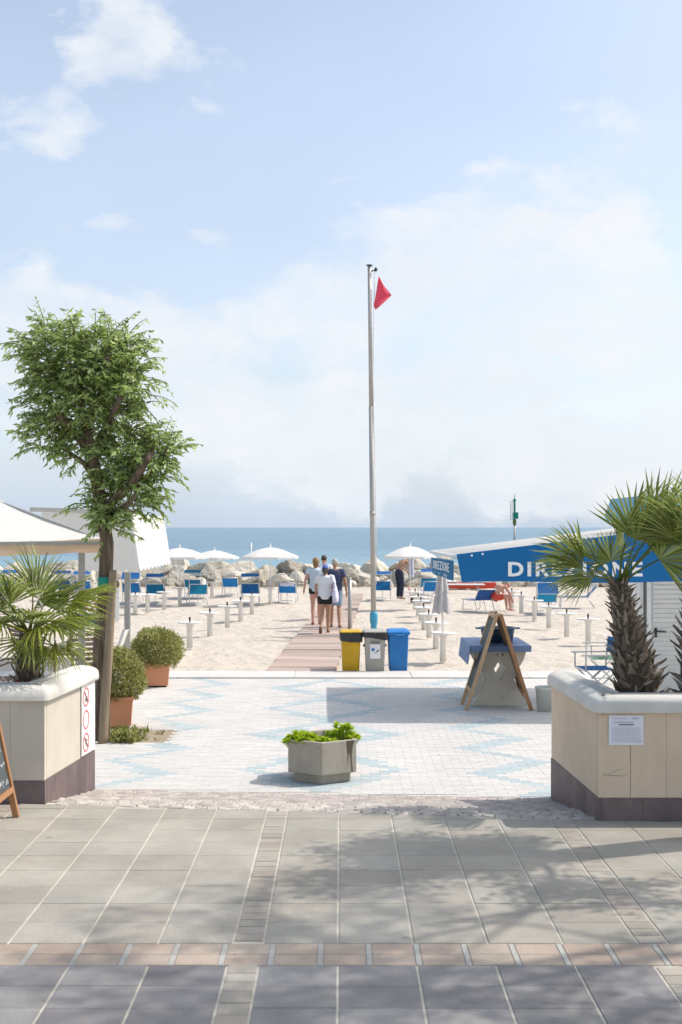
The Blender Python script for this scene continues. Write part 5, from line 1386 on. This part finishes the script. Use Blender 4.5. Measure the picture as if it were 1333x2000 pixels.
MB().box((0, 0, .45), (.12, .08, .9)).build('board', m_white, wp, bevel=.01); MB().ell((.01, 0, 1.0), (.055, .055, .11), 12, 8).build('cap', m_woodg, wp); MB().box((-.07, 0, .45), (.02, .09, .75)).build('edge_strip', m_dark, wp)
ld = empty('folded_deckchair', (wx(228, 20.5), 20.5, G), 0, 'folded pale deckchair leaning between the tree and the awning post', 'deckchair')
for yy in (0, .5): MB().bar((-.12, yy, 0), (.14, yy, .78), .03, .045).build('rail', m_woodp if yy else m_alu, ld)
MB().prism([(-.10, .03, .05), (-.10, .47, .05), (.13, .47, .74), (.13, .03, .74)], (.012, 0, -.004)).build('sling', m_plast, ld)

# ------------------------------------------------------------------ breakwater, beacon, pole
rk_me = []
for k in range(9):
    bm = bmesh.new(); bmesh.ops.create_icosphere(bm, subdivisions=4, radius=1.0)
    s0 = k*7.3
    for v in bm.verts:
        n = v.co.normalized()
        # facets cut by random planes, then weathered
        rr = random.Random(k)
        f = 1.3
        for j in range(11):
            pn_ = rnd_dir(rr); dd_ = rr.uniform(.66, .95); c = n.dot(pn_)
            if c > .05: f = min(f, dd_/c)
        v.co = n*f*(1 + .10*noise.noise(n*2.2 + Vector((s0, 0, 0))) + .055*noise.noise(n*5 + Vector((0, s0, 0))) + .03*noise.noise(n*12 + Vector((0, s0, 0))))
    me = bpy.data.meshes.new('boulder'); bm.to_mesh(me); bm.free()
    me.materials.append(m_rock); rk_me.append(me)
RK = random.Random(31)
def rock(x, y, z, s, lab='weathered pale limestone boulder in the low breakwater along the shore'):
    o = link('boulder', RK.choice(rk_me), None, None, (x, y, z), (RK.uniform(-.4, .4), RK.uniform(-.4, .4), RK.uniform(0, 6.28)), (s*RK.uniform(.95, 1.45), s*RK.uniform(.8, 1.1), s*RK.uniform(.62, .85)))
    tag(o, lab, 'rock', 'boulders of the breakwater')
x = -19.5
while x < 21:
    s = RK.uniform(.42, .9); rock(x, 55.6 + RK.uniform(-.6, .6), -.22 + RK.uniform(-.1, .12), s); x += s*1.6
x = -19.5
while x < 21:
    s = RK.uniform(.5, .95); rock(x, 57.0 + RK.uniform(-.4, .6), .04 + RK.uniform(-.18, .12), s); x += s*1.7
x = -19
while x < 20:
    s = RK.uniform(.28, .5); rock(x, 54.2 + RK.uniform(-.5, .6), -.38 + RK.uniform(-.06, .08), s, 'small low stone at the sandy foot of the breakwater'); x += s*RK.uniform(1.8, 3.2)
bc = empty('harbour_beacon', (wx(1006, 240), 240, -1.0), 0, 'green harbour light beacon with a side ladder on a thin column', 'beacon')
def bz_(py): return wz(py, 240) + 1.0
px_ = 240/F
MB().tube([(0, 0, 0), (0, 0, bz_(1022))], [.22, .20], 12).build('column', m_conc2, bc)
MB().lathe([(.2, bz_(1027)), (.38, bz_(1022)), (.40, bz_(1018)), (.3, bz_(1015))], 14).build('collar', m_bush, bc)
MB().lathe([(.2, bz_(1015)), (.2, bz_(979)), (.36, bz_(977.5)), (.40, bz_(975.5)), (.15, bz_(975)), (.1, bz_(972))], 14).build('tower', m_green, bc)
MB().box((.18, -.25, bz_(1007)), (1.05, .55, 13*px_)).build('light_box', m_green, bc, bevel=.05)
MB().tube([(0, 0, bz_(973)), (0, 0, bz_(965))], .05, 8).build('mast_light', m_dark, bc)
mb = MB(); mb.tube([(-.85, 0, bz_(1015)), (-.85, 0, bz_(979))], .045, 6); mb.tube([(-.48, 0, bz_(1015)), (-.48, 0, bz_(979))], .045, 6)
for k in range(6): mb.bar((-.88, 0, bz_(979.5 + k*7)), (-.15 if k in (0, 5) else -.45, 0, bz_(979.5 + k*7)), .06)
mb.build('ladder', m_dark, bc)
sp2 = empty('signal_rod', (wx(491.5, 56.2), 56.2, -.3), 0, 'thin white rod upright among the breakwater rocks', 'pole')
MB().tube([(0, 0, 0), (0, 0, wz(1060, 56.2) + .3)], .03, 8).build('rod', m_plast, sp2)

# ------------------------------------------------------------------ people
V = Vector
def spline_rings(mb, rows, n=20):
    """rows: (centre, rx, ry)"""
    mb.loft([[V(c) + V((rx*cos(2*pi*k/n), ry*sin(2*pi*k/n), 0)) for k in range(n)] for c, rx, ry in rows], True, True)
def remesh(mb, name, mat, vox, smooth=2):
    me = mb.mesh(name, mat)
    return evaluated(me, [('REMESH', dict(mode='VOXEL', voxel_size=vox)), ('SMOOTH', dict(factor=.5, iterations=smooth))])
DEF = dict(pel=(0, 0, .93), waist=(0, 0, 1.10), chest=(0, .0, 1.30), neck=(0, 0, 1.46), head=(0, .02, 1.60),
           shL=(-.175, 0, 1.40), elL=(-.225, -.03, 1.13), wrL=(-.24, .05, .90), shR=(.175, 0, 1.40), elR=(.225, -.03, 1.13), wrR=(.24, .05, .90),
           hipL=(-.085, 0, .90), knL=(-.09, .02, .49), anL=(-.09, -.03, .08), toL=(-.10, .13, .025), hipR=(.085, 0, .90), knR=(.09, .02, .49), anR=(.09, -.03, .08), toR=(.10, .13, .025))
def mid(a, b, t): return V(a).lerp(V(b), t)
def person(label, loc, rz, Hh, J, skin, bulk=1.0, top=None, bottom=None, hair=None, shoes=None, face=(0, 1, 0), stoop=False):
    j = {k: V(v) for k, v in DEF.items()}; j.update({k: V(v) for k, v in J.items()})
    t = empty('person', loc, rz, label, 'person'); t.scale = (Hh/1.72,)*3
    b = bulk; mb = MB()
    up = (j['neck'] - j['pel']).normalized()
    rows = [(.0 - .09, .135, .095), (0, .165, .112), (.33, .142*b, .098*b), (.66, .165*b, .112*b), (.88, .165*b, .10), (1.0, .075, .06)]
    def torso_rows(grow, a0=-.2, a1=1.02):
        out = []
        for f, rx, ry in rows:
            if f < a0 or f > a1: continue
            if f < 0: c = j['pel'] + (j['pel'] - j['waist'])*.5
            elif f <= .33: c = mid(j['pel'], j['waist'], f/.33)
            elif f <= .66: c = mid(j['waist'], j['chest'], (f-.33)/.33)
            else: c = mid(j['chest'], j['neck'], (f-.66)/.34)
            out.append((c, rx + grow, ry + grow))
        return out
    def trows(m_, rs):
        # tilt rings with the spine
        x_ = (j['shR'] - j['shL']).normalized(); y_ = up.cross(x_).normalized(); n = 22
        m_.loft([[c + x_*rx*cos(2*pi*k/n) + y_*ry*sin(2*pi*k/n) for k in range(n)] for c, rx, ry in rs], True, True)
    trows(mb, torso_rows(0))
    hd = j['head']; f_ = V(face).normalized()
    mb.tube([j['neck'] - up*.03, mid(j['neck'], hd, .6)], [.056, .05], 12)
    sd = f_.cross(V((0, 0, 1))).normalized()
    def hell(m_, c, rx, ry, rz_):
        n = 16; rings = []
        for i in range(13):
            a = -pi/2 + pi*i/12; cr = max(cos(a), .03)
            rings.append([c + sd*rx*cr*cos(2*pi*k/n) + f_*ry*cr*sin(2*pi*k/n) + V((0, 0, rz_*sin(a))) for k in range(n)])
        m_.loft(rings, True, True)
    hell(mb, hd, .073, .092, .115); hell(mb, hd + f_*.025 + V((0, 0, -.055)), .052, .065, .055)
    mb.tube([hd + f_*.085 + V((0, 0, .015)), hd + f_*.112 + V((0, 0, -.02))], [.010, .017], 8)
    for s in (-1, 1): hell(mb, hd + sd*.076*s + V((0, 0, -.005)), .012, .022, .034)
    for s in 'LR':
        S = -1 if s == 'L' else 1
        mb.tube([j['sh'+s] - V((S*.03, 0, .0)), mid(j['sh'+s], j['el'+s], .5), j['el'+s], mid(j['el'+s], j['wr'+s], .3), j['wr'+s]], [.055*b, .047*b, .037, .038, .025], 12)
        mb.ell(j['sh'+s], (.058*b, .058*b, .05), 12, 8)
        mb.tube([j['hip'+s], mid(j['hip'+s], j['kn'+s], .4), j['kn'+s], mid(j['kn'+s], j['an'+s], .33), j['an'+s]], [.095, .082, .053, .055, .034], 14)
        mb.tube([j['an'+s] + (j['an'+s] - j['to'+s]).normalized()*.035 - V((0, 0, .03)), mid(j['an'+s], j['to'+s], .5) - V((0, 0, .012)), j['to'+s]], [.034, .036, .026], 10)
        mb.ell(j['an'+s], (.036, .038, .04), 10, 6)
        hdn = (j['wr'+s] - j['el'+s]).normalized(); hc = j['wr'+s] + hdn*.055
        mb.tube([j['wr'+s], hc, hc + hdn*.03], [.024, .034, .030], 10)
    me = remesh(mb, 'body', skin, .0135, 2)
    # fingers
    fmb = MB()
    for s in 'LR':
        S = -1 if s == 'L' else 1
        hdn = (j['wr'+s] - j['el'+s]).normalized(); w_ = hdn.cross(V((1, 0, 0))).normalized(); pa = w_.cross(hdn).normalized()
        for k, (o, l_) in enumerate(((-.024, .062), (-.008, .072), (.008, .068), (.024, .052))):
            a = j['wr'+s] + hdn*.075 + w_*o; fmb.tube([a, a + hdn*l_*.5 - pa*S*.006, a + hdn*l_*.85 - pa*S*.024], [.0095, .0085, .0065], 6)
        a = j['wr'+s] + hdn*.03 + w_*.026; fmb.tube([a, a + hdn*.03 + w_*.02 - pa*S*.01, a + hdn*.058 + w_*.024 - pa*S*.02], [.011, .0095, .007], 6)
    bm = bmesh.new(); bm.from_mesh(me); tmp = fmb.mesh('fingers', None); bm.from_mesh(tmp); bm.to_mesh(me); bm.free()
    for p in me.polygons: p.use_smooth = True
    if not me.materials: me.materials.append(skin)
    link('body', me, None, t)
    ey = MB()
    for s in (-1, 1): ey.ell(hd + f_*.083 + sd*.03*s + V((0, 0, .018)), (.010, .010, .007), 8, 6)
    ey.build('eyes', m_eye, t)
    MB().ell(hd + f_*.088 + V((0, 0, -.058)), (.020, .012, .006), 8, 6).build('mouth', m_lip, t)
    if top:
        mat, sleeve, hem = top
        m2 = MB(); rs = torso_rows(.022, hem, .93); lastc, rx, ry = rs[-1]; rs.append((mid(j['chest'], j['neck'], .95), .095, .075))
        if hem < 0: rs = rs
        trows(m2, rs)
        for s in 'LR':
            a, e = j['sh'+s], j['el'+s]; S = -1 if s == 'L' else 1
            m2.tube([a - V((S*.06, 0, -.005)), a + V((0, 0, .006)), mid(a, e, sleeve*.6), mid(a, e, sleeve)], [.07, .074*b, .07*b, .072*b], 14)
        link('shirt', remesh(m2, 'shirt', mat, .014, 3), None, t)
    if bottom:
        mat, kind, length = bottom
        m2 = MB(); rs = torso_rows(.02, -.2, .2); rs[-1] = (rs[-1][0], rs[-1][1], rs[-1][2]); rs.append((mid(j['pel'], j['waist'], .6), .162*b, .115*b)); trows(m2, rs)
        for s in 'LR':
            h_, k_, a_ = j['hip'+s], j['kn'+s], j['an'+s]
            if length <= 1: m2.tube([h_ + V((0, 0, .03)), mid(h_, k_, length*.5), mid(h_, k_, length)], [.108, .102, .098 - .012*length], 16)
            else: m2.tube([h_ + V((0, 0, .03)), mid(h_, k_, .5), k_, mid(k_, a_, .5), mid(k_, a_, .97)], [.108, .098, .078, .072, .068], 16)
        link(kind, remesh(m2, kind, mat, .014, 3), None, t)
    if hair:
        mat, style = hair
        m2 = MB()
        if style == 'short': hell(m2, hd + V((0, 0, .03)) - f_*.012, .081, .094, .098)
        elif style == 'thin': hell(m2, hd + V((0, 0, .035)) - f_*.018, .079, .088, .09)
        elif style == 'bob': hell(m2, hd + V((0, 0, .02)) - f_*.022, .092, .098, .112); hell(m2, hd + V((0, 0, -.06)) - f_*.05, .078, .055, .075)
        elif style == 'bun': hell(m2, hd + V((0, 0, .03)) - f_*.014, .082, .095, .10); hell(m2, hd + V((0, 0, .12)) - f_*.07, .035, .035, .035)
        elif style == 'pony': hell(m2, hd + V((0, 0, -.02)) - f_*.03, .078, .075, .08); m2.tube([hd - f_*.10 + V((0, 0, .0)), hd - f_*.135 + V((0, 0, -.07)), hd - f_*.115 + V((0, 0, -.17))], [.028, .032, .012], 10)
        me = remesh(m2, 'hair', mat, .012, 1)
        for v in me.vertices: v.co += v.normal*.006*noise.noise(v.co*60)
        link('hair', me, None, t)
    if shoes:
        for s in 'LR':
            a, o = j['an'+s], j['to'+s]; d = (o - a); d.normalize()
            nrm = d.cross(V((1, 0, 0))).normalized(); 
            if nrm.z < 0: nrm = -nrm
            fw = (o - a); heel = a - fw*.28 + V((0, 0, 0)) - nrm*.062*(1 if abs(fw.z) < .11 else 1.0); tip = o + fw*.12 - nrm*.022
            MB().tube([heel, mid(heel, tip, .25), mid(heel, tip, .7), tip], [.030, .038, .044, .026], 12, squash=.3).build('shoe', shoes, t)
            MB().tube([mid(heel, tip, .62) + V((-.04, 0, .01)), mid(heel, tip, .62) + V((0, 0, .06)), mid(heel, tip, .62) + V((.04, 0, .01))], .009, 6).build('strap', shoes, t)
    return t, j
WYAW = -.05
def foot_at(px, py): 
    x_, y_, _ = gx(px, py); return (x_, y_, G + .02)
# woman in cap, nearest: weight on the right leg, left heel lifted behind
pc, jc = person('person in a white T-shirt, black shorts and blue cap with a towel bag', foot_at(636, 1238), WYAW, 1.64,
    dict(knL=(-.075, .03, .50), anL=(-.095, -.26, .16), toL=(-.10, -.21, .015), knR=(.075, .06, .49), anR=(.06, .12, .085), toR=(.07, .28, .03), elR=(.24, -.10, 1.15), wrR=(.20, .12, 1.08), elL=(-.235, -.02, 1.14), wrL=(-.22, .12, .95)),
    m_skin1, .95, (m_tee, .62, -.2), (m_black, 'shorts', .42), (m_brun, 'pony'), m_sand_l)
cpm = MB(); hdc = V(DEF['head'])
for i in range(1):
    rings = []
    for k in range(8):
        a = .05 + (pi/2 - .05)*k/7; r_ = cos(a)
        rings.append([hdc + V((.086*r_*cos(2*pi*q/18), -.006 + .104*r_*sin(2*pi*q/18), .02 + .112*sin(a))) for q in range(18)])
    cpm.loft(rings, True, True)
cpo = cpm.build('cap', m_cap, pc)
MB().grid(lambda u, v: tuple(hdc + V(((u - .5)*.15*(1 - .15*v), .085 + .085*v - .04*abs(u - .5)*2*v, .03 - .022*v - .06*(u - .5)**2))), 8, 4).build('peak', m_cap, cpo)
# bag hanging from her right shoulder
bg = empty('towel_bag', pc.location, WYAW, 'white and lilac striped cloth bag slung on the shoulder of the capped walker', 'bag')
def bagf(u, v):
    a = u*2*pi; z = 1.28 - v*.48; w_ = .055 + .13*sin(min(v, 1)*pi*.62)**1.2
    return (.235 + .04*v + .62*w_*cos(a)*(.7), -.11 - .03*v + w_*sin(a)*.95, z + .03*cos(a))
mb = MB(); mb.grid(bagf, 28, 12); mb.ell((.275, -.14, .81), (.065, .12, .05), 16, 8); o = mb.build('bag_body', m_lilac, bg)
MB().tube([(.20, -.20, 1.26), (.165, -.09, 1.44), (.17, .03, 1.46), (.225, .06, 1.25)], .013, 6).build('strap', m_lilac, bg)
bg.scale = (1.64/1.72,)*3
# blond walker ahead on the left
person('person with blond hair in a pale blue top walking on the left of the group', foot_at(618, 1221), WYAW, 1.74,
    dict(knL=(-.08, .02, .50), anL=(-.07, -.10, .09), toL=(-.08, .05, .03), knR=(.08, .12, .50), anR=(.08, .13, .08), toR=(.09, .29, .03), elL=(-.265, -.05, 1.15), wrL=(-.30, -.06, .90)),
    m_skin2, .95, (m_pale, .45, -.2), (m_black, 'shorts', .28), (m_blond, 'bob'), m_sand_l)
person('person with grey hair in a dark blue T-shirt and pale denim shorts', foot_at(655, 1227), WYAW, 1.74,
    dict(knL=(-.085, .10, .50), anL=(-.09, .12, .08), toL=(-.10, .28, .03), knR=(.10, .01, .49), anR=(.12, -.10, .085), toR=(.14, .05, .03), elR=(.27, -.02, 1.13), wrR=(.29, .04, .88)),
    m_skin1, 1.1, (m_navy, .55, -.2), (m_denim, 'shorts', .86), (m_grey, 'short'), m_sand_l)
person('person with dark hair mostly hidden in front of the three walkers', foot_at(634, 1206), WYAW, 1.74,
    dict(knL=(-.085, .10, .50), anL=(-.09, .12, .08), toL=(-.10, .28, .03), knR=(.09, -.01, .49), anR=(.09, -.12, .085), toR=(.10, .03, .03), wrR=(.30, .12, 1.25), elR=(.27, -.03, 1.16)),
    m_skin2, .95, (m_tee, .5, -.2), (m_navy, 'shorts', .6), (m_brun, 'short'), m_sand_l, face=(.3, 1, 0))
# bare-chested man stooping towards the parasol
person('bare-chested person in long dark trousers stooping under a white parasol', foot_at(783, 1171), -.95, 1.70,
    dict(pel=(0, -.06, .93), waist=(0, -.03, 1.08), chest=(0, .07, 1.25), neck=(0, .20, 1.39), head=(0, .29, 1.50), shL=(-.18, .15, 1.34), shR=(.18, .15, 1.34), elL=(-.22, .25, 1.10), wrL=(-.14, .40, .98), elR=(.23, .26, 1.10), wrR=(.13, .42, .95),
         hipL=(-.085, -.05, .90), hipR=(.085, -.05, .90), knL=(-.10, .0, .49), knR=(.10, .0, .49)),
    m_skin1, 1.05, None, (m_trous, 'trousers', 2), (m_brun, 'thin'), m_dark, face=(0, .9, -.4))
x_, y_, _ = gx(803, 1176)
tag(MB().grid(lambda u, v: (x_ + .02 + .17*(u - .5) + .01*sin(v*9), y_ + .03*sin(u*14), G + .86 + .75*v), 14, 8).build('beach_towel', m_lilac), 'lilac striped beach towel hung from the parasol beside the stooping man', 'towel')
bgx = empty('beach_bag', (x_ + .14, y_ - .05, G), .3, 'dark beach bag with a red strap on the sand near the stooping man', 'bag')
mb = MB(); mb.loft([[V((.16*s*cos(2*pi*k/14), .10*s*sin(2*pi*k/14), z)) for k in range(14)] for s, z in ((.9, .0), (1.05, .09), (.85, .2), (.5, .24))], True, True); mb.build('bag_body', m_black, bgx)
MB().tube([(-.13, 0, .2), (-.2, -.02, .38), (-.26, 0, .56)], .018, 6).build('strap', m_red, bgx)
# sunbather bent forward on the navy lounger
lx, ly, _ = gx(946, 1195)
person('bent over sunbather in red trunks sitting on the navy lounger', (wx(968, ly + .15), ly + .15, G), -1.25, 1.68,
    dict(pel=(0, -.02, .44), waist=(0, .02, .60), chest=(.0, .16, .75), neck=(0, .32, .80), head=(0, .43, .85), shL=(-.17, .27, .78), shR=(.17, .27, .78), elL=(-.22, .40, .55), wrL=(-.12, .52, .38), elR=(.22, .40, .55), wrR=(.12, .53, .36),
         hipL=(-.09, .02, .42), hipR=(.09, .02, .42), knL=(-.13, .42, .50), knR=(.13, .42, .50), anL=(-.12, .46, .09), anR=(.12, .46, .09), toL=(-.13, .60, .03), toR=(.13, .60, .03)),
    m_skin2, 1.08, None, (m_boatr, 'trunks', .5), (m_grey, 'thin'), None, face=(0, .8, -.5))
